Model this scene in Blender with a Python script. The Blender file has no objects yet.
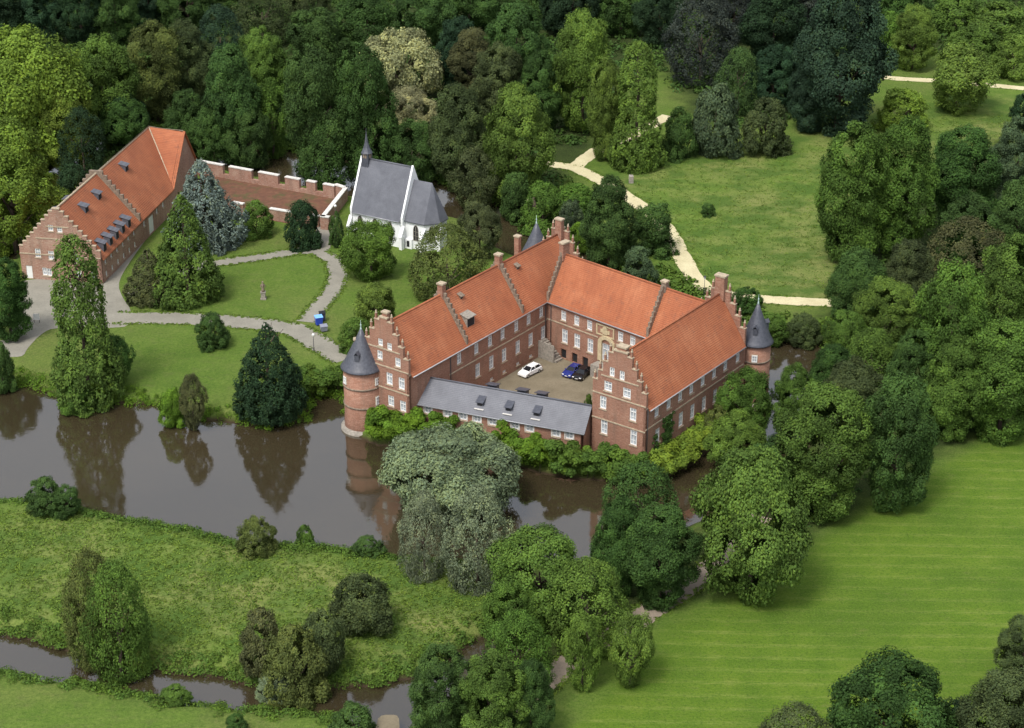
import bpy, bmesh, math, random
import numpy as np
from mathutils import Vector, Matrix
from mathutils.geometry import tessellate_polygon
R = math.radians
random.seed(7)
rng = np.random.default_rng(7)
C = bpy.context.scene.collection

# ------------------------------------------------------------------ camera, sky, sun, exposure
F_PX, PITCH, CAM_H = 1900.0, R(25.3), 135.0
cd = bpy.data.cameras.new('camera'); cam = bpy.data.objects.new('camera', cd); C.objects.link(cam)
cam.location = (0, 0, CAM_H); cam.rotation_euler = (R(90) - PITCH, 0, 0)
cd.sensor_width = 36; cd.lens = F_PX / 1024 * 36; cd.clip_start = 1; cd.clip_end = 8000
bpy.context.scene.camera = cam
SUN_EL, SUN_AZ = R(58), R(212)      # azimuth clockwise from +Y: light comes from the left, a little in front
w = bpy.data.worlds.new('World'); bpy.context.scene.world = w; w.use_nodes = True
nt = w.node_tree; bg = nt.nodes['Background']
sky = nt.nodes.new('ShaderNodeTexSky'); sky.sky_type = 'NISHITA'; sky.sun_disc = False
sky.sun_elevation = SUN_EL; sky.sun_rotation = SUN_AZ; sky.dust_density = 3.0
hs = nt.nodes.new('ShaderNodeHueSaturation'); hs.inputs['Saturation'].default_value = 0.33
nt.links.new(sky.outputs[0], hs.inputs['Color']); nt.links.new(hs.outputs[0], bg.inputs['Color'])
bg.inputs['Strength'].default_value = 0.15
sl = bpy.data.lights.new('sun', 'SUN'); sl.energy = 1.35; sl.angle = R(14); sl.color = (1.0, 0.95, 0.87)
so = bpy.data.objects.new('sun', sl); C.objects.link(so)
sd = Vector((math.sin(SUN_AZ) * math.cos(SUN_EL), math.cos(SUN_AZ) * math.cos(SUN_EL), math.sin(SUN_EL)))
so.rotation_euler = sd.to_track_quat('Z', 'Y').to_euler(); so.location = (0, 250, 200)
vs = bpy.context.scene.view_settings
vs.view_transform = 'Standard'; vs.look = 'None'; vs.gamma = 1; vs.exposure = 0.78; vs.use_curve_mapping = False

# ------------------------------------------------------------------ surveying helpers (picture point at a known height -> place on the site)
cP, sP = math.cos(PITCH), math.sin(PITCH)
def G(px, py, z=0.0):
    a = (px - 512) / F_PX; b = (364 - py) / F_PX
    dy = cP + b * sP; dz = -sP + b * cP
    t = (z - CAM_H) / dz
    return (a * t, dy * t)
def ppm(Y, z=0):          # pixels per metre at a place
    return F_PX / (Y * cP + (CAM_H - z) * sP)
def on_wall(A, B, px, py):  # where the sight line meets the vertical plane A-B: distance along it, height
    a = (px - 512) / F_PX; b = (364 - py) / F_PX
    d = (a, cP + b * sP, -sP + b * cP)
    ux, uy = B[0] - A[0], B[1] - A[1]; L = math.hypot(ux, uy); ux /= L; uy /= L
    det = d[0] * (-uy) - (-ux) * d[1]
    t = (A[0] * (-uy) + ux * A[1]) / det
    x, y = d[0] * t, d[1] * t
    return ((x - A[0]) * ux + (y - A[1]) * uy, CAM_H + d[2] * t)

# ------------------------------------------------------------------ materials
MATS = {}
def mat(name, build):
    m = bpy.data.materials.new(name); m.use_nodes = True
    n = m.node_tree; b = n.nodes['Principled BSDF']; build(n, b); MATS[name] = m; return m
def node(n, t, **kw):
    x = n.nodes.new(t)
    for k, v in kw.items():
        if k in x.inputs: x.inputs[k].default_value = v
        else: setattr(x, k, v)
    return x
def ramp(n, src, stops):
    r = n.nodes.new('ShaderNodeValToRGB'); e = r.color_ramp.elements
    while len(e) < len(stops): e.new(0.5)
    for el, (p, c) in zip(e, stops): el.position = p; el.color = (*c, 1) if len(c) == 3 else c
    n.links.new(src, r.inputs[0]); return r.outputs[0]
def mixc(n, fac, a, b, mode='MIX'):
    x = n.nodes.new('ShaderNodeMix'); x.data_type = 'RGBA'; x.blend_type = mode
    for sock, v in ((x.inputs[0], fac), (x.inputs[6], a), (x.inputs[7], b)):
        if hasattr(v, 'links'): n.links.new(v, sock)
        elif isinstance(v, (int, float)): sock.default_value = v
        else: sock.default_value = (*v, 1) if len(v) == 3 else v
    return x.outputs[2]
def noise(n, scale, detail=4, vec=None, rough=0.55, dist=0.0):
    x = node(n, 'ShaderNodeTexNoise', Scale=scale, Detail=detail, Roughness=rough, Distortion=dist)
    if vec is not None: n.links.new(vec, x.inputs['Vector'])
    return x.outputs['Fac']
def coords(n, kind='Object', scale=None, rot=None):
    tc = n.nodes.new('ShaderNodeTexCoord').outputs[kind]
    if scale is None and rot is None: return tc
    mp = n.nodes.new('ShaderNodeMapping'); n.links.new(tc, mp.inputs[0])
    if scale: mp.inputs['Scale'].default_value = scale
    if rot: mp.inputs['Rotation'].default_value = rot
    return mp.outputs[0]
def bump(n, b, h, strength=0.4, dist=0.1):
    x = node(n, 'ShaderNodeBump', Strength=strength, Distance=dist)
    n.links.new(h, x.inputs['Height']); n.links.new(x.outputs[0], b.inputs['Normal'])
def mk_brick(c1, c2, c3):
    def f(n, b):
        v = coords(n)
        big = noise(n, 0.35, 5, v); fine = noise(n, 5.0, 4, v)
        col = ramp(n, big, [(0.3, c1), (0.55, c2), (0.75, c3)])
        # courses: long thin horizontal bands of slightly different bricks
        vb = coords(n, scale=(1.2, 1.2, 9.0))
        bands = noise(n, 1.0, 3, vb)
        col = mixc(n, ramp(n, bands, [(0.35, (0, 0, 0)), (0.75, (0.75,) * 3)]), col, (c3[0] * 1.15, c3[1] * 1.35, c3[2] * 1.5))
        col = mixc(n, ramp(n, fine, [(0.35, (0,) * 3), (0.7, (0.6,) * 3)]), col, (c1[0] * 0.6, c1[1] * 0.6, c1[2] * 0.65))
        vs_ = coords(n, scale=(1.0, 1.0, 0.12))
        st = noise(n, 0.8, 4, vs_)
        col = mixc(n, ramp(n, st, [(0.5, (0,) * 3), (0.8, (0.5,) * 3)]), col, (0.10, 0.08, 0.06))
        n.links.new(col, b.inputs['Base Color']); b.inputs['Roughness'].default_value = 0.9
        bump(n, b, fine, 0.3, 0.05)
    return f
mat('brick', mk_brick((0.22, 0.095, 0.058), (0.29, 0.135, 0.085), (0.38, 0.21, 0.14)))
mat('old_brick', mk_brick((0.24, 0.10, 0.06), (0.33, 0.17, 0.115), (0.44, 0.30, 0.22)))
def mk_tile(c1, c2, c3, moss):
    def f(n, b):
        v = coords(n)
        big = noise(n, 0.22, 5, v); vst = coords(n, scale=(2.2, 0.35, 0.35)); st = noise(n, 1.0, 5, vst); fine = noise(n, 7.0, 3, v)
        col = ramp(n, big, [(0.3, c1), (0.52, c2), (0.72, c3)])
        col = mixc(n, ramp(n, st, [(0.40, (0,) * 3), (0.75, (0.5,) * 3)]), col, (c1[0] * 0.78, c1[1] * 0.62, c1[2] * 0.6))
        col = mixc(n, ramp(n, fine, [(0.4, (0,) * 3), (0.75, (0.55,) * 3)]), col, (c3[0] * 0.62, c3[1] * 0.5, c3[2] * 0.5))
        sp = noise(n, 1.1, 6, v, 0.7)
        col = mixc(n, ramp(n, sp, [(0.54, (0,) * 3), (0.72, (0.75,) * 3)]), col, moss)
        wv = node(n, 'ShaderNodeTexWave', Scale=1.15, wave_type='BANDS', bands_direction='Z', Distortion=0.4)
        n.links.new(v, wv.inputs[0])
        col = mixc(n, 0.14, col, wv.outputs[0], 'MULTIPLY')
        n.links.new(col, b.inputs['Base Color']); b.inputs['Roughness'].default_value = 0.85
        bump(n, b, wv.outputs[1], 0.5, 0.06)
    return f
mat('roof_tile', mk_tile((0.30, 0.097, 0.042), (0.39, 0.130, 0.055), (0.46, 0.175, 0.082), (0.19, 0.080, 0.048)))
def f(n, b):
    v = coords(n); big = noise(n, 0.5, 5, v); fine = noise(n, 6, 4, v)
    col = ramp(n, big, [(0.3, (0.095, 0.10, 0.12)), (0.7, (0.15, 0.157, 0.182))])
    col = mixc(n, ramp(n, fine, [(0.4, (0,) * 3), (0.7, (0.6,) * 3)]), col, (0.075, 0.08, 0.10))
    wv = node(n, 'ShaderNodeTexWave', Scale=1.6, wave_type='BANDS', bands_direction='Z', Distortion=0.5); n.links.new(v, wv.inputs[0])
    col = mixc(n, 0.25, col, wv.outputs[0], 'MULTIPLY')
    n.links.new(col, b.inputs['Base Color']); b.inputs['Roughness'].default_value = 0.55; bump(n, b, fine, 0.3, 0.03)
mat('slate', f)
def f(n, b):
    v = coords(n); fine = noise(n, 3, 4, v)
    n.links.new(ramp(n, fine, [(0.3, (0.045, 0.05, 0.065)), (0.7, (0.085, 0.09, 0.11))]), b.inputs['Base Color']); b.inputs['Roughness'].default_value = 0.42
mat('dark_slate', f)
def plain(c, rough=0.7, var=0.12, sc=2.0, metal=0.0):
    def f(n, b):
        fa = noise(n, sc, 4, coords(n))
        n.links.new(ramp(n, fa, [(0.3, tuple(x * (1 - var) for x in c)), (0.7, tuple(min(1, x * (1 + var)) for x in c))]), b.inputs['Base Color'])
        b.inputs['Roughness'].default_value = rough; b.inputs['Metallic'].default_value = metal
    return f
mat('white_paint', plain((0.72, 0.72, 0.70), 0.5, 0.04))
mat('white_render', plain((0.78, 0.79, 0.80), 0.85, 0.07, 0.6))
mat('sandstone', plain((0.38, 0.31, 0.22), 0.85, 0.25))
mat('yellow_stone', plain((0.48, 0.40, 0.25), 0.85, 0.15))
mat('grey_stone', plain((0.26, 0.235, 0.20), 0.9, 0.3, 3))
mat('coping_white', plain((0.62, 0.60, 0.56), 0.8, 0.15))
mat('weathered_stone', plain((0.20, 0.155, 0.115), 0.9, 0.4, 2.5))
mat('pane_glass', plain((0.36, 0.39, 0.42), 0.12, 0.3, 0.7))  # pale base colour has the reflected sky and curtains painted in
mat('dark_opening', plain((0.012, 0.012, 0.014), 0.8))
mat('copper_green', plain((0.42, 0.55, 0.52), 0.5, 0.1))
mat('dark_metal', plain((0.03, 0.03, 0.033), 0.45, 0.1))
mat('zinc', plain((0.30, 0.31, 0.33), 0.45, 0.1, 2, 0.3))
mat('white_lacquer', plain((0.80, 0.80, 0.80), 0.2, 0.02))
mat('blue_lacquer', plain((0.012, 0.022, 0.16), 0.15, 0.05))
mat('black_lacquer', plain((0.008, 0.008, 0.011), 0.15, 0.05))
mat('car_glass', plain((0.012, 0.014, 0.017), 0.06, 0.05))
mat('tyre', plain((0.015, 0.015, 0.015), 0.9))
mat('rim', plain((0.45, 0.45, 0.46), 0.3, 0.05, 2, 0.8))
mat('lamp_lens', plain((0.75, 0.76, 0.78), 0.15, 0.05))
mat('tail_lens', plain((0.30, 0.01, 0.01), 0.2, 0.05))
mat('bin_blue', plain((0.03, 0.07, 0.45), 0.35, 0.1))
mat('bin_lid', plain((0.18, 0.42, 0.85), 0.35, 0.05))
mat('bin_grey', plain((0.22, 0.23, 0.28), 0.5, 0.1))
mat('globe_white', plain((0.8, 0.8, 0.78), 0.3, 0.02))
mat('bark', plain((0.075, 0.055, 0.04), 0.95, 0.3, 3))
mat('pale_bark', plain((0.25, 0.19, 0.14), 0.95, 0.25, 2))
mat('fabric_dark', plain((0.04, 0.045, 0.07), 0.9))
def grassmat(n, b):
    g = coords(n, 'Object')
    at = node(n, 'ShaderNodeVertexColor', layer_name='reg'); sp = n.nodes.new('ShaderNodeSeparateColor'); n.links.new(at.outputs[0], sp.inputs[0])
    n1 = noise(n, 0.045, 6, g, 0.6); n2 = noise(n, 0.25, 6, g, 0.65); n3 = noise(n, 1.6, 5, g, 0.7); n4 = noise(n, 5.0, 3, g, 0.7)
    lawn = ramp(n, n2, [(0.3, (0.076, 0.135, 0.020)), (0.55, (0.108, 0.170, 0.028)), (0.75, (0.145, 0.190, 0.044))])
    lawn = mixc(n, ramp(n, n1, [(0.46, (0,) * 3), (0.68, (0.6,) * 3)]), lawn, (0.175, 0.18, 0.06))
    lawn = mixc(n, ramp(n, noise(n, 0.45, 6, coords(n, 'Object', (1, 1.4, 1)), 0.75), [(0.52, (0,) * 3), (0.70, (0.6,) * 3)]), lawn, (0.12, 0.115, 0.05))
    lawn = mixc(n, ramp(n, n3, [(0.4, (0.5,) * 3), (0.6, (0,) * 3)]), lawn, (0.05, 0.095, 0.015))
    mead = ramp(n, n2, [(0.28, (0.072, 0.138, 0.020)), (0.5, (0.115, 0.182, 0.030)), (0.72, (0.175, 0.205, 0.060))])
    mead = mixc(n, ramp(n, n1, [(0.40, (0,) * 3), (0.62, (0.75,) * 3)]), mead, (0.21, 0.215, 0.075))
    mead = mixc(n, ramp(n, noise(n, 0.11, 5, coords(n, 'Object', (1, 1.3, 1)), 0.6), [(0.42, (0.85,) * 3), (0.56, (0,) * 3)]), mead, (0.055, 0.112, 0.018))
    mead = mixc(n, ramp(n, n3, [(0.45, (0,) * 3), (0.8, (0.5,) * 3)]), mead, (0.05, 0.085, 0.015))
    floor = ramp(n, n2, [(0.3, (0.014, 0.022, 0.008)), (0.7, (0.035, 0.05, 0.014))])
    # mown field: rows of pale cut grass
    rv = coords(n, 'Object', (1, 1, 1), (0, 0, R(2.0)))
    wv = node(n, 'ShaderNodeTexWave', Scale=0.112, wave_type='BANDS', bands_direction='Y', Distortion=2.2, Detail=3)
    wv.inputs['Detail Scale'].default_value = 0.12
    n.links.new(rv, wv.inputs[0])
    rowv = coords(n, 'Object', (0.35, 3.2, 1), (0, 0, R(2.0))); rn = noise(n, 1.0, 6, rowv, 0.75)
    row = n.nodes.new('ShaderNodeMath'); row.operation = 'MULTIPLY'
    n.links.new(ramp(n, wv.outputs[1], [(0.62, (0,) * 3), (0.95, (1,) * 3)]), row.inputs[0])
    n.links.new(ramp(n, rn, [(0.46, (0.04,) * 3), (0.72, (0.75,) * 3)]), row.inputs[1])
    field = ramp(n, n2, [(0.3, (0.070, 0.135, 0.012)), (0.55, (0.096, 0.162, 0.016)), (0.78, (0.130, 0.178, 0.028))])
    field = mixc(n, row.outputs[0], field, (0.25, 0.265, 0.08))
    big = noise(n, 0.02, 4, g)
    field = mixc(n, ramp(n, rn, [(0.5, (0,) * 3), (0.8, (0.5,) * 3)]), field, (0.15, 0.20, 0.03))
    field = mixc(n, ramp(n, n1, [(0.40, (0.6,) * 3), (0.56, (0,) * 3)]), field, (0.055, 0.108, 0.012))
    field = mixc(n, ramp(n, noise(n, 0.5, 6, coords(n, 'Object', (0.7, 1.6, 1)), 0.75), [(0.56, (0,) * 3), (0.74, (0.6,) * 3)]), field, (0.145, 0.15, 0.05))
    field = mixc(n, ramp(n, n3, [(0.66, (0,) * 3), (0.78, (0.55,) * 3)]), field, (0.13, 0.12, 0.06))
    col = mixc(n, sp.outputs[0], lawn, mead)
    col = mixc(n, sp.outputs[1], col, field)
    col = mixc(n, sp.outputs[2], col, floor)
    col = mixc(n, ramp(n, noise(n, 2.6, 3, g, 0.8), [(0.36, (0.55,) * 3), (0.52, (0,) * 3)]), col, (0.035, 0.075, 0.010))
    col = mixc(n, ramp(n, n4, [(0.52, (0,) * 3), (0.72, (0.45,) * 3)]), col, (0.20, 0.23, 0.08))
    geo = n.nodes.new('ShaderNodeNewGeometry'); sx = n.nodes.new('ShaderNodeSeparateXYZ'); n.links.new(geo.outputs['Position'], sx.inputs[0])
    mr = node(n, 'ShaderNodeMapRange'); mr.inputs[1].default_value = -1.5; mr.inputs[2].default_value = -0.9; n.links.new(sx.outputs[2], mr.inputs[0])
    col = mixc(n, mr.outputs[0], (0.045, 0.032, 0.02), col)
    n.links.new(col, b.inputs['Base Color']); b.inputs['Roughness'].default_value = 1.0; b.inputs['Specular IOR Level'].default_value = 0.1
    bump(n, b, n3, 0.7, 0.25)
mat('grass', grassmat)
def f(n, b):
    v = coords(n, 'Object')
    bn = noise(n, 0.9, 3, v); b2 = noise(n, 0.12, 3, v)
    n.links.new(ramp(n, noise(n, 0.03, 3, v), [(0.35, (0.036, 0.028, 0.015)), (0.7, (0.048, 0.037, 0.020))]), b.inputs['Base Color'])
    b.inputs['Roughness'].default_value = 0.06; b.inputs['IOR'].default_value = 1.78; b.inputs['Specular IOR Level'].default_value = 1.0
    ad = n.nodes.new('ShaderNodeMath'); ad.operation = 'ADD'; n.links.new(bn, ad.inputs[0]); n.links.new(b2, ad.inputs[1])
    bump(n, b, ad.outputs[0], 0.05, 0.2)
mat('water', f)
def mk_gravel(c, c2):
    def f(n, b):
        v = coords(n); col = ramp(n, noise(n, 0.3, 5, v), [(0.3, c), (0.7, c2)])
        col = mixc(n, ramp(n, noise(n, 3, 5, v, 0.7), [(0.45, (0,) * 3), (0.75, (0.5,) * 3)]), col, tuple(x * 0.55 for x in c))
        n.links.new(col, b.inputs['Base Color']); b.inputs['Roughness'].default_value = 0.95
    return f
mat('grey_gravel', mk_gravel((0.20, 0.19, 0.155), (0.27, 0.255, 0.21)))
mat('cream_gravel', mk_gravel((0.50, 0.44, 0.26), (0.62, 0.56, 0.35)))
mat('court_gravel', mk_gravel((0.15, 0.125, 0.08), (0.22, 0.185, 0.125)))
mat('earth_path', mk_gravel((0.22, 0.18, 0.14), (0.32, 0.26, 0.20)))
def f(n, b):
    v = coords(n); col = ramp(n, noise(n, 0.8, 6, v, 0.7), [(0.3, (0.085, 0.04, 0.024)), (0.55, (0.14, 0.062, 0.035)), (0.75, (0.18, 0.10, 0.055))])
    col = mixc(n, ramp(n, noise(n, 0.25, 6, v, 0.7), [(0.5, (0,) * 3), (0.66, (0.8,) * 3)]), col, (0.06, 0.075, 0.02))
    n.links.new(col, b.inputs['Base Color']); b.inputs['Roughness'].default_value = 0.95
mat('red_earth', f)
def leafmat(n, b):
    oi = n.nodes.new('ShaderNodeObjectInfo')
    at = node(n, 'ShaderNodeVertexColor', layer_name='tint'); sp = n.nodes.new('ShaderNodeSeparateColor'); n.links.new(at.outputs[0], sp.inputs[0])
    mr = node(n, 'ShaderNodeMapRange'); n.links.new(sp.outputs[0], mr.inputs[0]); mr.inputs[3].default_value = 0.5; mr.inputs[4].default_value = 1.5
    vm = n.nodes.new('ShaderNodeVectorMath'); vm.operation = 'SCALE'; n.links.new(oi.outputs['Color'], vm.inputs[0]); n.links.new(mr.outputs[0], vm.inputs['Scale'])
    yel = n.nodes.new('ShaderNodeVectorMath'); yel.operation = 'MULTIPLY'; n.links.new(vm.outputs[0], yel.inputs[0]); yel.inputs[1].default_value = (1.28, 1.12, 0.75)
    col = mixc(n, sp.outputs[1], vm.outputs[0], yel.outputs[0])
    n.links.new(col, b.inputs['Base Color']); b.inputs['Roughness'].default_value = 0.75; b.inputs['Specular IOR Level'].default_value = 0.12
    tr = n.nodes.new('ShaderNodeBsdfTranslucent'); n.links.new(col, tr.inputs[0])
    mx = n.nodes.new('ShaderNodeMixShader'); mx.inputs[0].default_value = 0.22
    out = n.nodes['Material Output']; n.links.new(b.outputs[0], mx.inputs[1]); n.links.new(tr.outputs[0], mx.inputs[2]); n.links.new(mx.outputs[0], out.inputs[0])
mat('leaves', leafmat)
M = MATS

# ------------------------------------------------------------------ object helpers
def tag(o, label=None, cat=None, group=None, kind=None):
    if label: o['label'] = label
    if cat: o['category'] = cat
    if group: o['group'] = group
    if kind: o['kind'] = kind
    return o
def empty(name, loc, label, cat, group=None, rz=0.0):
    o = bpy.data.objects.new(name, None); C.objects.link(o); o.location = loc; o.rotation_euler = (0, 0, rz); o.empty_display_size = 0.5
    return tag(o, label, cat, group)
def link(name, me, parent=None, mtx=None):
    o = bpy.data.objects.new(name, me); C.objects.link(o)
    if parent is not None: o.parent = parent
    if mtx is not None: o.matrix_local = mtx
    return o
class MB:
    """collects solids and faces, then becomes ONE mesh"""
    def __init__(s): s.v = []; s.f = []; s.sm = []
    def face(s, pts):
        i = len(s.v); s.v += [tuple(p) for p in pts]; s.f.append(tuple(range(i, i + len(pts)))); s.sm.append(False)
    def box(s, x0, x1, y0, y1, z0, z1):
        i = len(s.v); s.v += [(x0, y0, z0), (x1, y0, z0), (x1, y1, z0), (x0, y1, z0), (x0, y0, z1), (x1, y0, z1), (x1, y1, z1), (x0, y1, z1)]
        for q in ((0, 3, 2, 1), (4, 5, 6, 7), (0, 1, 5, 4), (1, 2, 6, 5), (2, 3, 7, 6), (3, 0, 4, 7)): s.f.append(tuple(i + k for k in q)); s.sm.append(False)
    def prism(s, pts, th):      # polygon (upper side, anticlockwise) thickened downwards
        n = len(pts); i = len(s.v); s.v += [tuple(p) for p in pts] + [(p[0], p[1], p[2] - th) for p in pts]
        s.f.append(tuple(range(i, i + n))); s.f.append(tuple(range(i + 2 * n - 1, i + n - 1, -1)))
        for k in range(n): s.f.append((i + k, i + n + k, i + n + (k + 1) % n, i + (k + 1) % n))
        s.sm += [False] * (n + 2)
    def lathe(s, prof, n=20, cx=0, cy=0, smooth=True):
        i = len(s.v)
        for r, z in prof:
            for k in range(n):
                a = 2 * math.pi * k / n; s.v.append((cx + r * math.cos(a), cy + r * math.sin(a), z))
        for j in range(len(prof) - 1):
            for k in range(n):
                a, b2 = i + j * n + k, i + j * n + (k + 1) % n; s.f.append((a, b2, b2 + n, a + n)); s.sm.append(smooth)
        s.f.append(tuple(i + k for k in reversed(range(n)))); s.sm.append(False)
        m = len(prof) - 1; s.f.append(tuple(i + m * n + k for k in range(n))); s.sm.append(False)
    def tube(s, pts, radii, n=8):
        i = len(s.v); m = len(pts)
        for q, (p, r) in enumerate(zip(pts, radii)):
            d = Vector(pts[min(q + 1, m - 1)]) - Vector(pts[max(q - 1, 0)]); d.normalize()
            a = d.orthogonal().normalized() if abs(d.z) < 0.9 else Vector((1, 0, 0)).cross(d).normalized(); b = d.cross(a)
            for k in range(n):
                t = 2 * math.pi * k / n; s.v.append(tuple(Vector(p) + a * math.cos(t) * r + b * math.sin(t) * r))
        for j in range(m - 1):
            for k in range(n):
                a, b2 = i + j * n + k, i + j * n + (k + 1) % n; s.f.append((a, b2, b2 + n, a + n)); s.sm.append(True)
        s.f.append(tuple(i + k for k in reversed(range(n)))); s.f.append(tuple(i + (m - 1) * n + k for k in range(n))); s.sm += [False, False]
    def mesh(s, name, m, mi=None):
        me = bpy.data.meshes.new(name); me.from_pydata(s.v, [], s.f); me.update()
        me.materials.append(M[m]); me.polygons.foreach_set('use_smooth', s.sm)
        return me
    def build(s, name, m, parent=None, mtx=None): return link(name, s.mesh(name, m), parent, mtx)
def frame(A, ang, z=0): return Matrix.Translation((A[0], A[1], z)) @ Matrix.Rotation(ang, 4, 'Z')

# ------------------------------------------------------------------ shore lines and regions (surveyed from picture points)
ZW = -1.6
def poly(pts, z=0.0): return [G(x, y, z) for x, y in pts]
MOAT = poly([(-60, 498), (0, 503), (45, 503), (100, 516), (160, 527), (200, 533), (245, 548), (300, 548), (350, 552), (420, 562), (480, 566), (545, 566), (600, 560), (660, 540),
             (700, 520), (740, 500), (790, 470), (820, 420), (835, 370), (822, 342), (795, 341), (770, 336), (720, 318), (660, 290), (610, 264), (575, 240), (540, 222),
             (500, 204), (470, 193), (430, 180), (390, 168), (340, 158), (300, 152), (250, 148), (200, 145), (150, 138), (100, 135), (50, 165), (0, 200), (-60, 240)], ZW)
ISLAND = poly([(-90, 268), (12, 262), (20, 240), (60, 190), (125, 128), (198, 166), (260, 179), (320, 191), (350, 199), (400, 203), (470, 224), (500, 250), (540, 268), (600, 300),
               (700, 322), (768, 338), (774, 356), (762, 400), (700, 462), (650, 486), (580, 480), (520, 470), (440, 455), (378, 446), (352, 434), (346, 405), (340, 394), (312, 400), (306, 420),
               (270, 427), (235, 424), (185, 418), (150, 405), (110, 404), (60, 397), (20, 386), (0, 378), (-90, 374)], ZW)
STREAM = poly([(-60, 632), (0, 642), (40, 652), (75, 664), (130, 677), (200, 684), (260, 693), (330, 696), (385, 692), (415, 684), (445, 676), (480, 650), (500, 640), (520, 640), (500, 668),
               (460, 695), (425, 704), (415, 712), (405, 728), (395, 745), (370, 745), (368, 728), (352, 712), (310, 708), (250, 704), (200, 700), (150, 690), (100, 680), (50, 674), (0, 666), (-60, 655)], ZW)
N_MEADOW = poly([(600, 172), (690, 150), (760, 148), (830, 128), (870, 110), (940, 100), (1010, 88), (1100, 95), (1100, 130), (1000, 160), (900, 190), (850, 300), (700, 300), (640, 230)])
S_MEADOW = poly([(-80, 500), (60, 510), (160, 525), (245, 545), (350, 552), (420, 562), (520, 570), (500, 640), (440, 680), (380, 690), (300, 692), (200, 684), (100, 668), (0, 640), (-80, 625)])
FIELD = poly([(1100, 360), (1010, 425), (930, 470), (870, 505), (810, 540), (760, 590), (690, 610), (650, 640), (600, 690), (540, 760), (700, 900), (1500, 900), (1500, 360)])
WOOD = [poly([(-100, -60), (1200, -80), (1200, 30), (1000, 50), (880, 60), (800, 120), (740, 130), (690, 120), (660, 70), (620, 95), (600, 150), (560, 190), (520, 210), (450, 190), (300, 158), (150, 150), (60, 180), (20, 260), (-100, 280)]),
        poly([(840, 200), (1100, 100), (1150, 380), (1010, 430), (920, 470), (850, 520), (800, 560), (740, 590), (690, 600), (600, 640), (560, 700), (520, 760), (420, 760), (430, 690), (480, 640), (520, 575), (620, 555), (700, 525), (790, 470), (830, 380), (820, 320)])]
def sdist(P, pl):     # signed distance of many points to a polygon, positive inside
    P = np.asarray(P, float); pl = np.asarray(pl, float); n = len(pl)
    d = np.full(len(P), 1e9); ins = np.zeros(len(P), bool)
    for i in range(n):
        a, b = pl[i], pl[(i + 1) % n]; ab = b - a; ap = P - a
        t = np.clip((ap @ ab) / (ab @ ab), 0, 1); q = ap - t[:, None] * ab; d = np.minimum(d, (q ** 2).sum(1))
        c = ((a[1] > P[:, 1]) != (b[1] > P[:, 1])); x = a[0] + (P[:, 1] - a[1]) * (b[0] - a[0]) / ((b[1] - a[1]) if b[1] != a[1] else 1e-9)
        ins ^= c & (P[:, 0] < x)
    d = np.sqrt(d); return np.where(ins, d, -d)
def wobble(P, amp, k):
    x, y = P[:, 0] * k, P[:, 1] * k
    return amp * (np.sin(x * 1.7 + 2.1 * np.sin(y * 0.9)) + np.sin(y * 2.3 + 1.7 * np.sin(x * 1.3 + 1)) + 0.6 * np.sin(x * 5.1 + y * 3.7) + 0.6 * np.sin(x * 3.1 - y * 6.3)) / 3
def water_d(P):       # >0 in water
    m = np.minimum(sdist(P, MOAT), -sdist(P, ISLAND)); return np.maximum(m, sdist(P, STREAM) + 1.3) + wobble(np.asarray(P), 0.7, 0.5)
def smooth(x, a, b): t = np.clip((x - a) / (b - a), 0, 1); return t * t * (3 - 2 * t)
def ground_z(P):
    P = np.asarray(P, float); d = water_d(P)
    z = np.where(d < 0, ZW * smooth(d, -3.2, 0.6) / smooth(np.array([0.0]), -3.2, 0.6)[0], ZW - np.minimum(d, 2.0) * 0.8)
    return z
# ground, one sheet out to the horizon
xs = np.concatenate([[-4000, -1500, -700, -400, -260], np.arange(-190, 191, 1.15), [260, 400, 700, 1500, 4000]])
ys = np.concatenate([[-800, -100, 80, 140], np.arange(165, 600, 1.15), [640, 720, 900, 1500, 3000, 5000]])
X, Y = np.meshgrid(xs, ys); P = np.stack([X.ravel(), Y.ravel()], 1)
near = (np.abs(P[:, 0]) < 230) & (P[:, 1] > 150) & (P[:, 1] < 640)
Z = np.zeros(len(P)); Z[near] = ground_z(P[near])
Z += np.where(Z > -0.05, wobble(P, 0.0, 0.1), 0)
nx, ny = len(xs), len(ys)
idx = (np.arange(ny - 1)[:, None] * nx + np.arange(nx - 1)[None, :]).ravel()
faces = np.stack([idx, idx + 1, idx + nx + 1, idx + nx], 1)
me = bpy.data.meshes.new('ground'); me.vertices.add(len(P)); me.vertices.foreach_set('co', np.stack([P[:, 0], P[:, 1], Z], 1).ravel())
me.loops.add(faces.size); me.loops.foreach_set('vertex_index', faces.ravel()); me.polygons.add(len(faces)); me.polygons.foreach_set('loop_start', np.arange(0, faces.size, 4)); me.update()
wb = wobble(P, 2.5, 0.35)
reg = np.zeros((len(P), 4)); reg[:, 3] = 1
reg[:, 0] = np.maximum(smooth(sdist(P, N_MEADOW) + wb, -3, 3), smooth(sdist(P, S_MEADOW) + wb, -1, 3))
reg[:, 1] = smooth(sdist(P, FIELD) + wb * 0.6, -2, 3)
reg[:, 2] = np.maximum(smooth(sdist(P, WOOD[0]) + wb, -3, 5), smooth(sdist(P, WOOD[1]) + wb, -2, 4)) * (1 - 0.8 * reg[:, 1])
ca = me.color_attributes.new('reg', 'FLOAT_COLOR', 'POINT'); ca.data.foreach_set('color', reg.ravel())
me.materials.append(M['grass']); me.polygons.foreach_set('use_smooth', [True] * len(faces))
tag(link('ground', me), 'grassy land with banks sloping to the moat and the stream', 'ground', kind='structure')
mb = MB(); mb.face([(-230, 150, ZW), (230, 150, ZW), (230, 560, ZW), (-230, 560, ZW)])
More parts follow.
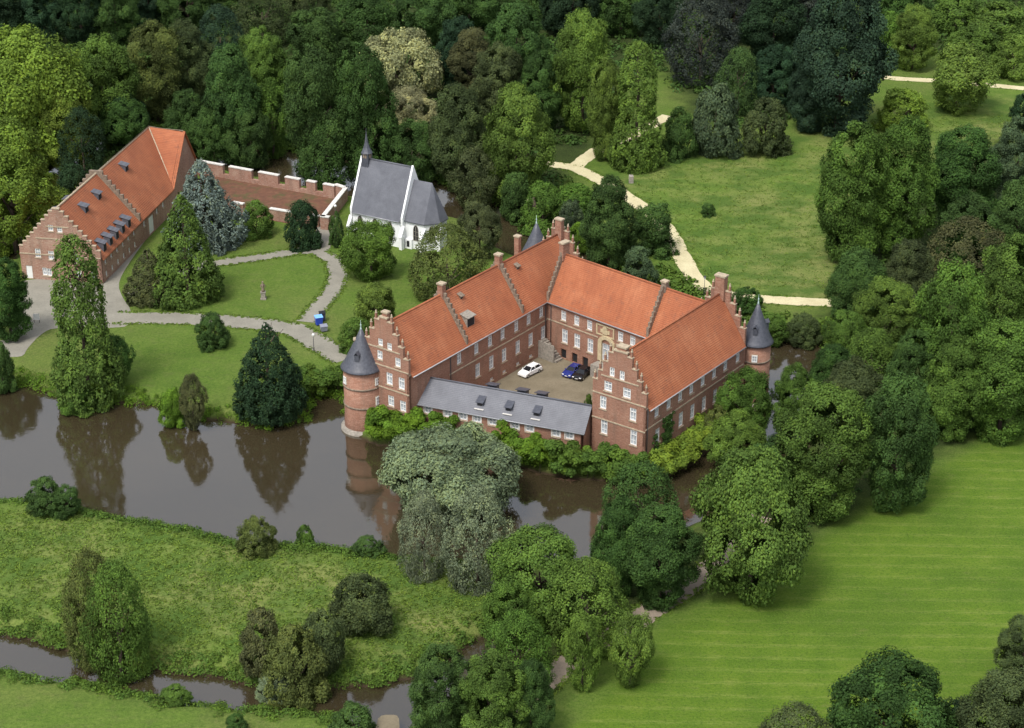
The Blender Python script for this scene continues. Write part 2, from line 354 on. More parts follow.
tag(mb.build('water', 'water'), 'still brown water of the moat and the stream', 'water', kind='structure')

def sheet(name, pts, z, m, label, cat):
    t = tessellate_polygon([[Vector((x, y, 0)) for x, y in pts]]); mb = MB(); mb.v = [(x, y, z) for x, y in pts]
    mb.f = [tuple(q) for q in t]; mb.sm = [False] * len(mb.f)
    o = mb.build(name, m)
    bm = bmesh.new(); bm.from_mesh(o.data)
    for fc in bm.faces:
        if fc.normal.z < 0: fc.normal_flip()
    bm.to_mesh(o.data); bm.free()
    return tag(o, label, cat, kind='structure')
def strip(name, line, w, z, m, label, wid=None):
    pts = [Vector(G(x, y)) for x, y in line]; out = []
    # smooth line (Catmull-Rom) then offset both sides
    q = []
    for i in range(len(pts) - 1):
        p0, p1, p2, p3 = pts[max(i - 1, 0)], pts[i], pts[i + 1], pts[min(i + 2, len(pts) - 1)]
        for k in range(6):
            t = k / 6; q.append(0.5 * ((2 * p1) + (p2 - p0) * t + (2 * p0 - 5 * p1 + 4 * p2 - p3) * t * t + (3 * p1 - p0 - 3 * p2 + p3) * t ** 3))
    q.append(pts[-1]); mb = MB(); n = len(q)
    for i, p in enumerate(q):
        d = (q[min(i + 1, n - 1)] - q[max(i - 1, 0)]).normalized(); nn = Vector((-d.y, d.x)); ww = w * (1 + 0.06 * math.sin(i * 1.3) + 0.05 * math.sin(i * 2.9))
        mb.v += [(p.x + nn.x * ww, p.y + nn.y * ww, z), (p.x - nn.x * ww, p.y - nn.y * ww, z)]
    for i in range(n - 1): mb.f.append((2 * i, 2 * i + 1, 2 * i + 3, 2 * i + 2)); mb.sm.append(False)
    return tag(mb.build(name, m), label, 'path', kind='structure')
def densify(pts, k=3):   # rounded outline through picture points
    n = len(pts); out = []
    for i in range(n):
        p0, p1, p2, p3 = [Vector(pts[(i + j) % n]) for j in (-1, 0, 1, 2)]
        for s in range(k):
            t = s / k; v = 0.5 * ((2 * p1) + (p2 - p0) * t + (2 * p0 - 5 * p1 + 4 * p2 - p3) * t * t + (3 * p1 - p0 - 3 * p2 + p3) * t ** 3); out.append((v.x, v.y))
    return out
sheet('forecourt', densify(poly([(22, 281), (78, 276), (110, 255), (140, 225), (166, 198), (174, 206), (152, 232), (130, 262), (119, 283), (123, 298), (131, 312), (124, 327), (60, 328), (42, 334), (28, 348), (22, 356), (5, 357), (-25, 356), (-25, 345), (4, 340), (14, 325), (22, 300)])), 0.030, 'grey_gravel', 'grey paved forecourt in front of the gatehouse', 'pavement')
strip('garden_path', [(116, 318), (140, 318), (175, 318.5), (225, 321), (265, 325), (295, 330), (322, 345), (346, 360)], 2.5, 0.042, 'grey_gravel', 'grey path across the garden towards the castle')
strip('garden_path', [(306, 322), (318, 308), (332, 291), (338, 275), (333, 261), (318, 252), (300, 251), (270, 256), (240, 260), (205, 265), (170, 280), (130, 296)], 1.75, 0.036, 'grey_gravel', 'grey loop path curving round the garden lawn')
strip('garden_path', [(318, 255), (322, 246), (323, 236), (326, 222)], 1.6, 0.046, 'grey_gravel', 'short grey path to the gate of the walled yard')
strip('gravel_path', [(520, 162), (555, 165), (574, 168), (592, 176), (612, 187), (636, 203), (656, 218), (670, 234), (681, 255), (697, 281), (718, 293), (745, 297.5), (780, 300.5), (832, 303)], 1.75, 0.050, 'cream_gravel', 'cream gravel path winding past the back of the castle')
strip('gravel_path', [(574, 168), (586, 158), (600, 149), (625, 139), (648, 127), (660, 120), (669, 116)], 1.7, 0.042, 'cream_gravel', 'cream gravel branch leading back under the trees')
strip('gravel_path', [(868, 72), (885, 77), (902, 79), (940, 81), (975, 84), (1030, 89)], 1.6, 0.042, 'cream_gravel', 'pale path at the top right behind the shrubs')
strip('woodland_path', [(760, 516), (735, 547), (706, 573), (655, 608), (606, 640), (558, 671), (520, 704), (470, 748)], 1.9, 0.042, 'earth_path', 'brown earth path under the avenue trees')
sheet('bare_ground', densify(poly([(378, 719), (390, 715), (399, 719), (396, 745), (376, 745)])), 0.03, 'court_gravel', 'small patch of bare ground by the stream', 'ground')

# ------------------------------------------------------------------ building helpers
WIN = {}
def window_meshes(w, h, style):
    w *= 1.1; key = (round(w, 2), round(h, 2), style)
    if key in WIN: return WIN[key]
    f = MB(); b = 0.16; y0, y1 = 0.10, 0.20
    f.box(-w / 2, -w / 2 + b, y0, y1, -h / 2, h / 2); f.box(w / 2 - b, w / 2, y0, y1, -h / 2, h / 2)
    f.box(-w / 2 + b, w / 2 - b, y0, y1, -h / 2, -h / 2 + b); f.box(-w / 2 + b, w / 2 - b, y0, y1, h / 2 - b, h / 2)
    mz = h * 0.18 if h > 1.5 else 0
    if w > 0.7: f.box(-0.045, 0.045, y0 + 0.01, y1 - 0.005, -h / 2 + b, h / 2 - b)
    if h > 1.0:
        f.box(-w / 2 + b, -0.045, y0 + 0.015, y1 - 0.01, mz - 0.05, mz + 0.05); f.box(0.045, w / 2 - b, y0 + 0.015, y1 - 0.01, mz - 0.05, mz + 0.05)
    if h > 1.5:
        for zz in ((-h / 2 + mz) / 2 + (-h * 0.04),):
            f.box(-w / 2 + b, -0.045, y0 + 0.03, y1 - 0.02, zz - 0.025, zz + 0.025); f.box(0.045, w / 2 - b, y0 + 0.03, y1 - 0.02, zz - 0.025, zz + 0.025)
    p = MB(); p.box(-w / 2 + b * 0.5, w / 2 - b * 0.5, 0.21, 0.24, -h / 2 + b * 0.5, h / 2 - b * 0.5)
    s = MB(); s.box(-w / 2 - 0.12, w / 2 + 0.12, -0.12, 0.095, -h / 2 - 0.16, -h / 2 - 0.002)
    g = None
    if style == 'stone':
        g = MB(); k = 0.16
        g.box(-w / 2 - k, -w / 2, -0.035, 0.09, -h / 2, h / 2 + k); g.box(w / 2, w / 2 + k, -0.035, 0.09, -h / 2, h / 2 + k); g.box(-w / 2, w / 2, -0.035, 0.09, h / 2, h / 2 + k)
    WIN[key] = (f.mesh('window', 'white_paint'), p.mesh('pane', 'pane_glass'), s.mesh('sill', 'sandstone'), g.mesh('surround', 'coping_white') if g else None)
    return WIN[key]
def wall(root, A, B, z0, z1, ops=(), m='brick', t=0.45, outline=None, xb=(), zb=(), name='wall', short=True, style='plain'):
    L = math.dist(A, B); ang = math.atan2(B[1] - A[1], B[0] - A[0]); Lw = L - t if short else L
    X_ = {0.0, Lw, *[x for x in xb if 0 < x < Lw]}; Z_ = {z0, z1, *zb}; O = []
    for o in ops:
        x, z, w, h = o[:4]; w = w * (1.1 if len(o) < 5 else 1); o = (x, z, w, *o[3:]); x0, x1 = x - w / 2, x + w / 2
        if x0 < 0.1 or x1 > Lw - 0.1: continue
        O.append(o); X_ |= {x0, x1}; Z_ |= {z - h / 2, z + h / 2}
    X_ = sorted(X_); Z_ = sorted(Z_)
    def inside(x, z):
        if not (0 <= x <= Lw and z0 <= z <= z1): return False
        if outline and not outline(x, z): return False
        return not any(abs(x - o[0]) < o[2] / 2 and abs(z - o[1]) < o[3] / 2 for o in O)
    nx, nz = len(X_) - 1, len(Z_) - 1
    F = [[inside((X_[i] + X_[i + 1]) / 2, (Z_[j] + Z_[j + 1]) / 2) for j in range(nz)] for i in range(nx)]
    g = lambda i, j: 0 <= i < nx and 0 <= j < nz and F[i][j]
    mb = MB()
    for i in range(nx):
        for j in range(nz):
            if not F[i][j]: continue
            a, b, c, d = X_[i], X_[i + 1], Z_[j], Z_[j + 1]
            mb.face([(a, 0, c), (b, 0, c), (b, 0, d), (a, 0, d)]); mb.face([(b, t, c), (a, t, c), (a, t, d), (b, t, d)])
            if not g(i - 1, j): mb.face([(a, t, c), (a, 0, c), (a, 0, d), (a, t, d)])
            if not g(i + 1, j): mb.face([(b, 0, c), (b, t, c), (b, t, d), (b, 0, d)])
            if not g(i, j + 1): mb.face([(a, 0, d), (b, 0, d), (b, t, d), (a, t, d)])
            if not g(i, j - 1): mb.face([(a, t, c), (b, t, c), (b, 0, c), (a, 0, c)])
    Mx = frame(A, ang); o = mb.build(name, m, root, Mx)
    for q in O:
        x, z, w, h = q[:4]; kd = q[4] if len(q) > 4 else 'window'; w = w / 1.1 if kd == 'window' else w
        mt = Mx @ Matrix.Translation((x, 0, z))
        if kd == 'window':
            fm, pm, sm_, gm = window_meshes(w, h, style); wo = link('window', fm, root, mt)
            link('pane', pm, wo); link('sill', sm_, wo)
            if gm: link('surround', gm, wo)
        elif kd == 'dark':
            d = MB(); d.box(-w / 2, w / 2, 0.3, 0.36, -h / 2, h / 2); d.build('doorway', 'dark_opening', root, mt)
        elif kd == 'door':
            d = MB(); d.box(-w / 2, w / 2, 0.12, 0.2, -h / 2, h / 2); d.box(-w / 2 + 0.15, -0.05, 0.09, 0.12, -h / 2 + 0.2, h / 2 - 0.2); d.box(0.05, w / 2 - 0.15, 0.09, 0.12, -h / 2 + 0.2, h / 2 - 0.2)
            d.build('door', 'white_paint', root, mt)
    return o
def course(parent_wall, L, z, m='sandstone', x0=0.0, h=0.2, p=0.09):
    mb = MB(); mb.box(x0 - 0.02, L - 0.02, -p, -0.002, z - h / 2, z + h / 2); return mb.build('string_course', m, parent_wall)
def stepped(L, e, r, n, cw, up=0.5):
    """stepped gable outline: returns (function, x breaks, z breaks, tops)"""
    dz = (r - e) / n; dx = (L / 2 - cw / 2) / n; tops = []
    for k in range(n): tops.append((L / 2 - k * dx, L / 2 - (k + 1) * dx, e + up + (k + 1) * dz))
    top = r + up + 0.5
    def fn(x, z):
        d = abs(x - L / 2)
        if z <= e: return True
        if d < cw / 2: return z < top
        for a, b, zt in tops:
            if b <= d <= a: return z < zt
        return False
    xb = [L / 2 + s * q for s in (-1, 1) for q in [cw / 2] + [a for a, _, _ in tops] + [b for _, b, _ in tops]]
    return fn, xb, [e, top] + [t[2] for t in tops], tops, top
def gable(root, A, B, z0, e, r, n=4, cw=1.6, ops=(), m='brick', pin=True, coping='sandstone', style='plain', t=0.45, cop=True, courses=()):
    L = math.dist(A, B); fn, xb, zb, tops, top = stepped(L, e, r, n, cw)
    wl = wall(root, A, B, z0, top, ops, m, t, fn, xb, zb, 'gable_wall', False, style)
    for a, b, zt in tops:
        mb = MB(); mb.box(L / 2 - a - 0.06, L / 2 - b - 0.01, -0.07, t + 0.07, zt + 0.003, zt + 0.14); mb.build('coping', coping, wl)
        mb = MB(); mb.box(L / 2 + b + 0.01, L / 2 + a + 0.06, -0.07, t + 0.07, zt + 0.003, zt + 0.14); mb.build('coping', coping, wl)
    mb = MB(); mb.box(L / 2 - cw / 2 - 0.08, L / 2 + cw / 2 + 0.08, -0.09, t + 0.09, top + 0.003, top + 0.2)
    mb.build('coping', coping, wl)
    if pin:
        for a, b, zt in tops:
            for s in (-1, 1):
                x = L / 2 + s * (a - 0.24); p = MB(); p.box(x - 0.15, x + 0.15, t / 2 - 0.15, t / 2 + 0.15, zt + 0.145, zt + 0.95)
                po = p.build('pinnacle', m, wl)
                q = MB(); q.lathe([(0.21, zt + 0.955), (0.21, zt + 1.05), (0.09, zt + 1.12), (0.14, zt + 1.25), (0.04, zt + 1.5)], 8, x, t / 2); q.build('finial', 'sandstone', wl)
    for z, x0, x1 in courses: course(wl, x1, z, x0=x0)
    return wl
def chimney(root, x, y, ang, w, d, z0, z1, m='brick', pots=0):
    mb = MB(); mb.box(-w / 2, w / 2, -d / 2, d / 2, z0, z1); o = mb.build('chimney', m, root, frame((x, y), ang))
    c = MB(); c.box(-w / 2 - 0.12, w / 2 + 0.12, -d / 2 - 0.12, d / 2 + 0.12, z1 + 0.003, z1 + 0.25); c.build('chimney_cap', 'sandstone', o)
    return o
def roof(root, A, ang, L0, L1, W, e, r, m, oh=0.35, hipf=0, name='roof', skew=0.0):
    """gabled roof; local x along the eave from L0 to L1, y across 0..W"""
    k = (r - e) / (W / 2); zo = e - oh * k; mb = MB()
    sk = lambda y: skew * y
    mb.prism([(L0, -oh, zo), (L1 + sk(-oh), -oh, zo), (L1 + sk(W / 2), W / 2, r), (L0, W / 2, r)], 0.22)
    mb.prism([(L1 + sk(W + oh), W + oh, zo), (L0, W + oh, zo), (L0, W / 2, r), (L1 + sk(W / 2), W / 2, r)], 0.22)
    o = mb.build(name, m, root, frame(A, ang))
    rd = MB(); rd.tube([(L0, W / 2, r + 0.02), (L1 + sk(W / 2), W / 2, r + 0.02)], [0.16, 0.16], 6); rd.build('ridge_tiles', m, o)
    gt = MB(); gt.tube([(L0 + 0.05, -oh - 0.08, zo - 0.08), (L1 + sk(0) - 0.05, -oh - 0.08, zo - 0.08)], [0.1, 0.1], 6); gt.build('gutter', 'zinc', o)
    return o
def pt(A, ang, x, y): return (A[0] + x * math.cos(ang) - y * math.sin(ang), A[1] + x * math.sin(ang) + y * math.cos(ang))

# ------------------------------------------------------------------ the castle
castle = empty('castle', (5, 270, 0), 'red brick moated castle with tiled wings, stepped gables, round towers and a slate gate wing', 'castle')
OFF = Matrix.Translation((-5, -270, 0))
class Root:  # parts are given in site coordinates; the castle's own place is taken off
    pass
_link = link
def link(name, me, parent=None, mtx=None):
    if mtx is not None and parent is not None and parent.type == 'EMPTY' and tuple(parent.location) != (0, 0, 0) and parent.get('site'):
        mtx = parent.matrix_basis.inverted() @ mtx
    return _link(name, me, parent, mtx)
castle['site'] = True
E_, ZB = 10.0, -2.6
# west wing
WA, WU, WL, WW, WR = (-15.7, 260.7), R(53.9), 47.5, 9.6, 17.1
c0, c1, c2, c3 = WA, pt(WA, WU, WL, 0), pt(WA, WU, WL, WW), pt(WA, WU, 0, WW)
def wins(A, B, pts, w, h, z=None):
    out = []
    for px, py in pts:
        s, zz = on_wall(A, B, px, py); out.append((s, zz if z is None else z, w, h))
    return out
up = wins(c0, c1, [(459.3, 358.4), (476.6, 349), (490.2, 341), (502.8, 333.6), (516.5, 326.2), (528.8, 319.3), (541.4, 312.6)], 1.05, 1.85)
lo = wins(c0, c1, [(477.9, 369), (491.5, 361.6), (504.3, 355.2), (517.9, 347.7), (530.8, 340.3), (543.2, 332.9)], 1.15, 2.35)
mu = sum(q[1] for q in up) / len(up); ml = sum(q[1] for q in lo) / len(lo)
print('L rows', mu, ml, [round(q[0], 1) for q in up])
cel = [(q[0], max(0.75, ml - 3.0), 0.8, 0.5) for q in lo]
wl = wall(castle, c0, c1, ZB, E_, [(q[0], mu, 1.05, 1.85) for q in up] + [(q[0], ml, 1.15, 2.35) for q in lo] + cel)
course(wl, 36.4, (mu + ml) / 2 + 0.1, x0=10.0); course(wl, 36.4, 9.75, 'weathered_stone', h=0.25)
gw = wins(c3, c0, [(380.4, 342.3), (389.4, 346.7)], 0.85, 1.2) + wins(c3, c0, [(379.8, 355), (397.7, 362.5)], 0.95, 1.5) + wins(c3, c0, [(389.4, 378.8), (401.5, 383.7)], 1.1, 2.0) + wins(c3, c0, [(391, 401), (402.9, 406.3)], 1.1, 1.8)
print('L gable', [(round(a, 1), round(b, 1)) for a, b, _, _ in gw])
gable(castle, c3, c0, ZB, E_, WR, 4, 1.5, gw, courses=[(E_ + 0.1, 0, WW), (6.4, 2.5, WW), (13.0, 1.7, WW - 1.6)])
gable(castle, c1, c2, ZB, E_, WR, 4, 1.5, [(3, 7.5, 1.05, 1.85), (6.5, 7.5, 1.05, 1.85), (3, 3.6, 1.1, 2.2), (6.5, 3.6, 1.1, 2.2)])
wall(castle, c2, c3, ZB, E_, [(4 + 4.2 * k, z, 1.1, h) for k in range(10) for z, h in ((7.6, 1.85), (3.6, 2.3))])
roof(castle, WA, WU, 0.5, WL - 0.5, WW, E_, WR, 'roof_tile')
for px, py in ((465.5, 337.3), (521.6, 309)):
    s = on_wall(c0, c1, px, py)[0]; a, b = pt(WA, WU, s, WW + 0.2), pt(WA, WU, s, -0.2)
    fn, xb, zb, tops, top = stepped(WW + 0.4, E_ - 0.1, WR, 9, 0.9, 0.45)
    f2 = lambda x, z, fn=fn: fn(x, z)
    wl = wall(castle, a, b, E_ - 0.4, top - 0.6, (), 'weathered_stone', 0.4, f2, xb, zb, 'parapet', False)
    q = pt(WA, WU, s + 0.2, WW / 2); chimney(castle, q[0], q[1], WU, 0.9, 1.0, WR - 1, WR + 1.7)
q = pt(WA, WU, 0.7, WW / 2); chimney(castle, q[0], q[1], WU, 0.7, 1.0, WR - 1, WR + 1.7)
q = pt(WA, WU, WL - 0.9, WW / 2 - 0.2); chimney(castle, q[0], q[1], WU, 0.8, 1.3, WR - 1, WR + 2.6)
q = pt(WA, WU, 40.6, 9.0); chimney(castle, q[0], q[1], WU, 0.75, 0.9, E_, WR + 0.4)
def dormer(root, A, ang, x, y, e, r, W, w, h, d, m='dark_slate', name='dormer', face='dark_opening'):
    """shed dormer on the slope rising from y=0; x along, y up the slope in plan"""
    z = e + y * (r - e) / (W / 2); mb = MB()
    mb.box(-w / 2, w / 2, 0.0, d, -0.4, h); o = mb.build(name, m, root, frame(pt(A, ang, x, y), ang, z))
    rf = MB(); rf.prism([(-w / 2 - 0.15, -0.3, h - 0.02), (w / 2 + 0.15, -0.3, h - 0.02), (w / 2 + 0.15, d + 0.5, h + 0.5), (-w / 2 - 0.15, d + 0.5, h + 0.5)], 0.1); rf.build('dormer_roof', m, o)
    f_ = MB(); f_.box(-w / 2 + 0.12, w / 2 - 0.12, -0.03, -0.003, 0.05, h - 0.15); f_.build('dormer_opening', face, o)
    return o
s = on_wall(c0, c1, 481, 331)[0]
dormer(castle, WA, WU, s - 1.2, 1.1, E_, WR, WW, 1.9, 1.7, 1.3, 'grey_stone')
for px, py in ((460, 306), (512.5, 275)):
    x, y = G(px, py, 14.0); dx, dy = x - WA[0], y - WA[1]; u_ = dx * math.cos(WU) + dy * math.sin(WU); v_ = -dx * math.sin(WU) + dy * math.cos(WU)
    dormer(castle, WA, WU, u_, max(0.8, min(3.6, v_)), E_, WR, WW, 0.7, 0.6, 0.5, 'weathered_stone', 'roof_vent')
# east wing
EA, EU, EL, EW, ER = (19.7, 249.3), R(53.6), 29.0, 9.5, 17.3
d0, d1, d2, d3 = EA, pt(EA, EU, EL, 0), pt(EA, EU, EL, EW), pt(EA, EU, 0, EW)
up = wins(d0, d1, [(657, 410.5), (669, 402), (680.5, 395.4), (691.6, 387.6), (703, 380.3), (714.3, 374), (725.6, 365.5), (738, 357)], 1.1, 1.9)
lo = wins(d0, d1, [(657.6, 434.5), (670, 426), (681, 419), (692.5, 412), (704, 405), (715, 398), (726, 391)], 1.15, 2.4)
mu = sum(q[1] for q in up[:6]) / 6; ml = sum(q[1] for q in lo[:5]) / 5
print('R rows', mu, ml, [round(q[0], 1) for q in up])
wl = wall(castle, d0, d1, ZB, E_, [(q[0], mu, 1.1, 1.9) for q in up] + [(q[0], ml, 1.15, 2.4) for q in lo])
course(wl, EL - 0.5, (mu + ml) / 2 + 0.15); course(wl, EL - 0.5, 9.75, 'weathered_stone', h=0.25)
gw = wins(d3, d0, [(612, 372), (622, 375.7)], 0.8, 1.5) + wins(d3, d0, [(608, 386.4), (626.8, 393.2)], 1.25, 1.6) + wins(d3, d0, [(603, 402.5), (632.9, 414.6)], 1.05, 2.1) + wins(d3, d0, [(604, 426.6), (633.4, 437.9)], 1.1, 2.5)
print('R gable', [(round(a, 1), round(b, 1)) for a, b, _, _ in gw])
gable(castle, d3, d0, ZB, E_, ER - 0.6, 4, 2.4, gw, courses=[(E_ + 0.1, 0, EW), (5.9, 0, EW), (13.2, 1.5, EW - 1.4)])
gable(castle, d1, d2, ZB, E_, ER, 4, 1.5, [(3, 7.5, 1.05, 1.85), (6.5, 7.5, 1.05, 1.85), (6.5, 3.6, 1.1, 2.2)])
wall(castle, d2, d3, ZB, E_, [(EL - 3 - 3.9 * k, z, 1.1, h) for k in range(5) for z, h in ((7.6, 1.85), (3.6, 2.3))])
roof(castle, EA, EU, 0.5, EL - 0.5, EW, E_, ER, 'roof_tile')
q = pt(EA, EU, EL - 0.4, EW / 2); chimney(castle, q[0], q[1], EU, 1.1, 1.7, ER - 1, ER + 2.9)
q = pt(EA, EU, 0.75, EW / 2); chimney(castle, q[0], q[1], EU, 1.0, 1.5, ER - 1, ER + 1.0)
# north wing
NA, NU, NL, NW, NR = (5.9, 290.1), R(-42.8), 26.0, 7.6, 16.9
n1 = pt(NA, NU, NL + 0.4, 0)
up = wins(NA, n1, [(563.5, 315.8), (576.6, 320.5), (589.5, 325.5), (620.4, 336.6), (632.5, 341), (644, 345)], 1.0, 1.75)
lo = wins(NA, n1, [(564.7, 337.3), (577, 340.3), (590.2, 345.3)], 1.15, 2.5)
por = on_wall(NA, n1, 606.8, 353); crest = on_wall(NA, n1, 605.5, 331.5)
arch = wins(NA, n1, [(563.5, 352), (574.6, 356.5), (585.2, 360)], 1.25, 1.7)
mu = sum(q[1] for q in up[:5]) / 5; ml = sum(q[1] for q in lo) / 3
print('N rows', mu, ml, por, crest, arch)
lo2 = [(por[0] + 3.6, ml, 1.15, 2.4), (por[0] + 6.4, ml, 1.15, 2.4)]
wl = wall(castle, NA, n1, ZB, E_, [(q[0], mu, 1.0, 1.75) for q in up] + [(q[0], ml, 1.15, 2.5) for q in lo + lo2] + [(q[0], 0.95, 1.2, 1.7, 'dark') for q in arch] + [(por[0], ml - 0.2, 1.9, 3.2)])
course(wl, por[0] - 1.9, (mu + ml) / 2 + 0.25); course(wl, NL, (mu + ml) / 2 + 0.25, x0=por[0] + 1.9); course(wl, NL, 9.75, 'weathered_stone', h=0.25)
pm = MB(); z0 = ml - 1.8
for s in (-1, 1): pm.box(por[0] + s * 1.35 - 0.38, por[0] + s * 1.35 + 0.38, -0.3, -0.003, z0, z0 + 3.3)
n_ = 10
for k in range(n_):
    a0, a1 = math.pi * k / n_, math.pi * (k + 1) / n_
    for r0, r1 in ((0.97, 1.73),):
        ps = [(por[0] + r * math.cos(a), 0, z0 + 3.3 + 0.75 * r * math.sin(a)) for r, a in ((r0, a0), (r1, a0), (r1, a1), (r0, a1))]
        pm.face([(p[0], -0.3, p[2]) for p in ps]); pm.face([(ps[1][0], -0.3, ps[1][2]), (ps[1][0], -0.003, ps[1][2]), (ps[2][0], -0.003, ps[2][2]), (ps[2][0], -0.3, ps[2][2])])
        pm.face([(ps[3][0], -0.3, ps[3][2]), (ps[3][0], -0.003, ps[3][2]), (ps[0][0], -0.003, ps[0][2]), (ps[0][0], -0.3, ps[0][2])])
pm.build('portal_surround', 'yellow_stone', wl)
cm = MB(); cx, cz = crest
cm.box(cx - 1.9, cx - 1.65, -0.12, -0.003, cz - 0.9, cz + 1.0); cm.box(cx + 1.65, cx + 1.9, -0.12, -0.003, cz - 0.9, cz + 1.0)
cm.box(cx - 1.65, cx + 1.65, -0.12, -0.003, cz + 0.8, cz + 1.0); cm.box(cx - 1.65, cx + 1.65, -0.12, -0.003, cz - 0.9, cz - 0.7)
cm.box(cx - 0.5, cx + 0.5, -0.2, -0.003, cz - 0.5, cz + 0.6); cm.box(cx - 0.95, cx - 0.5, -0.15, -0.003, cz - 0.35, cz + 0.25); cm.box(cx + 0.5, cx + 0.95, -0.15, -0.003, cz - 0.35, cz + 0.25)
cm.lathe([(0.42, -0.15), (0.42, 0.05)], 12); cm.v[-24:] = [(cx + v[0], -0.22 + v[2] * 0.2, cz + 0.62 + v[1] * 0.6) for v in cm.v[-24:]]
cm.build('coat_of_arms', 'yellow_stone', wl)
wall(castle, pt(NA, NU, NL, NW), pt(NA, NU, 0, NW), ZB, E_, [(3 + 3.6 * k, z, 1.05, h) for k in range(6) for z, h in ((7.6, 1.85), (3.6, 2.3))])
roof(castle, NA, NU, 0.2, 30.9, NW, E_, NR, 'roof_tile', skew=-0.11, oh=0.3)
for s, zc in ((0.0, 1.9), (None, 1.0)):
    if s is None: s = on_wall(NA, n1, 668, 332)[0]; s = 21.3
    fn, xb, zb, tops, top = stepped(NW + 0.5, E_ - 0.1, NR, 9, 0.9, 0.55)
    a, b = pt(NA, NU, s, NW + 0.25), pt(NA, NU, s, -0.25)
    wall(castle, a, b, E_ - 0.4, top - 0.6, (), 'weathered_stone', 0.45, fn, xb, zb, 'parapet', False)
    q = pt(NA, NU, s + 0.25, NW / 2); chimney(castle, q[0], q[1], NU, 0.9, 1.6 if zc > 1.5 else 0.8, NR - 1, NR + zc, 'brick' if zc > 1.5 else 'weathered_stone')
# gate wing
GA, GB = (-14.6, 262.55), (10.7, 252.55)
GU = math.atan2(GB[1] - GA[1], GB[0] - GA[0]); GL = math.dist(GA, GB); GW, GE, GR = 6.0, 4.5, 7.4
gw = wins(GA, GB, [(428, 410), (447.7, 413), (463, 416), (477, 419), (492.5, 422), (515, 426), (529.5, 428.4), (556, 433.7), (569.3, 435.7)], 1.25, 1.35)
mz = sum(q[1] for q in gw) / len(gw); print('gate', mz, [round(q[0], 1) for q in gw])
sm_ = on_wall(GA, GB, 550.5, 448.6)
gv = [(q[0], mz, 1.15, 1.25) for q in gw] + [(sm_[0], sm_[1], 0.6, 0.6)]
wl = wall(castle, GA, GB, ZB, GE, gv, style='stone')
# end wall with plain pointed gable
ge = pt(GA, GU, GL, GW)
mb = MB(); mb.face([(0, 0, ZB), (GW, 0, ZB), (GW, 0, GE), (GW / 2, 0, GR - 0.25), (0, 0, GE)]); mb.face([(GW, 0.4, ZB), (0, 0.4, ZB), (0, 0.4, GE), (GW / 2, 0.4, GR - 0.25), (GW, 0.4, GE)])
mb.build('gable_wall', 'brick', castle, frame(GB, GU + R(90)))
wall(castle, ge, pt(GA, GU, 0, GW), ZB, GE, [(4, 2.3, 1.1, 1.4), (8, 2.3, 1.1, 1.4), (13, 1.6, 3.0, 3.2, 'dark'), (18, 2.3, 1.1, 1.4), (22, 2.3, 1.1, 1.4)])
roof(castle, GA, GU, 0.0, GL + 0.25, GW, GE, GR, 'slate', 0.3)
for px, py in ((481.6, 402), (510, 407), (538, 412)):
    x, y = G(px, py, GE + 1.1); s = (x - GA[0]) * math.cos(GU) + (y - GA[1]) * math.sin(GU)
    o = dormer(castle, GA, GU, s, 0.75, GE, GR, GW, 0.95, 0.75, 0.9)
    sk = MB(); sk.box(-0.75, 0.75, -0.62, -0.05, -0.36, -0.3); sk.build('dormer_flashing', 'coping_white', o)
for px in (492.5, 527, 549):
    x, y = G(px, 385, GR); s = (x - GA[0]) * math.cos(GU) + (y - GA[1]) * math.sin(GU)
    ra = pt(GA, GU, s, GW - 1.0); dormer(castle, ra, GU + math.pi, 0, 0, GE + 1.1, GR, GW, 1.5, 1.7, 1.2)
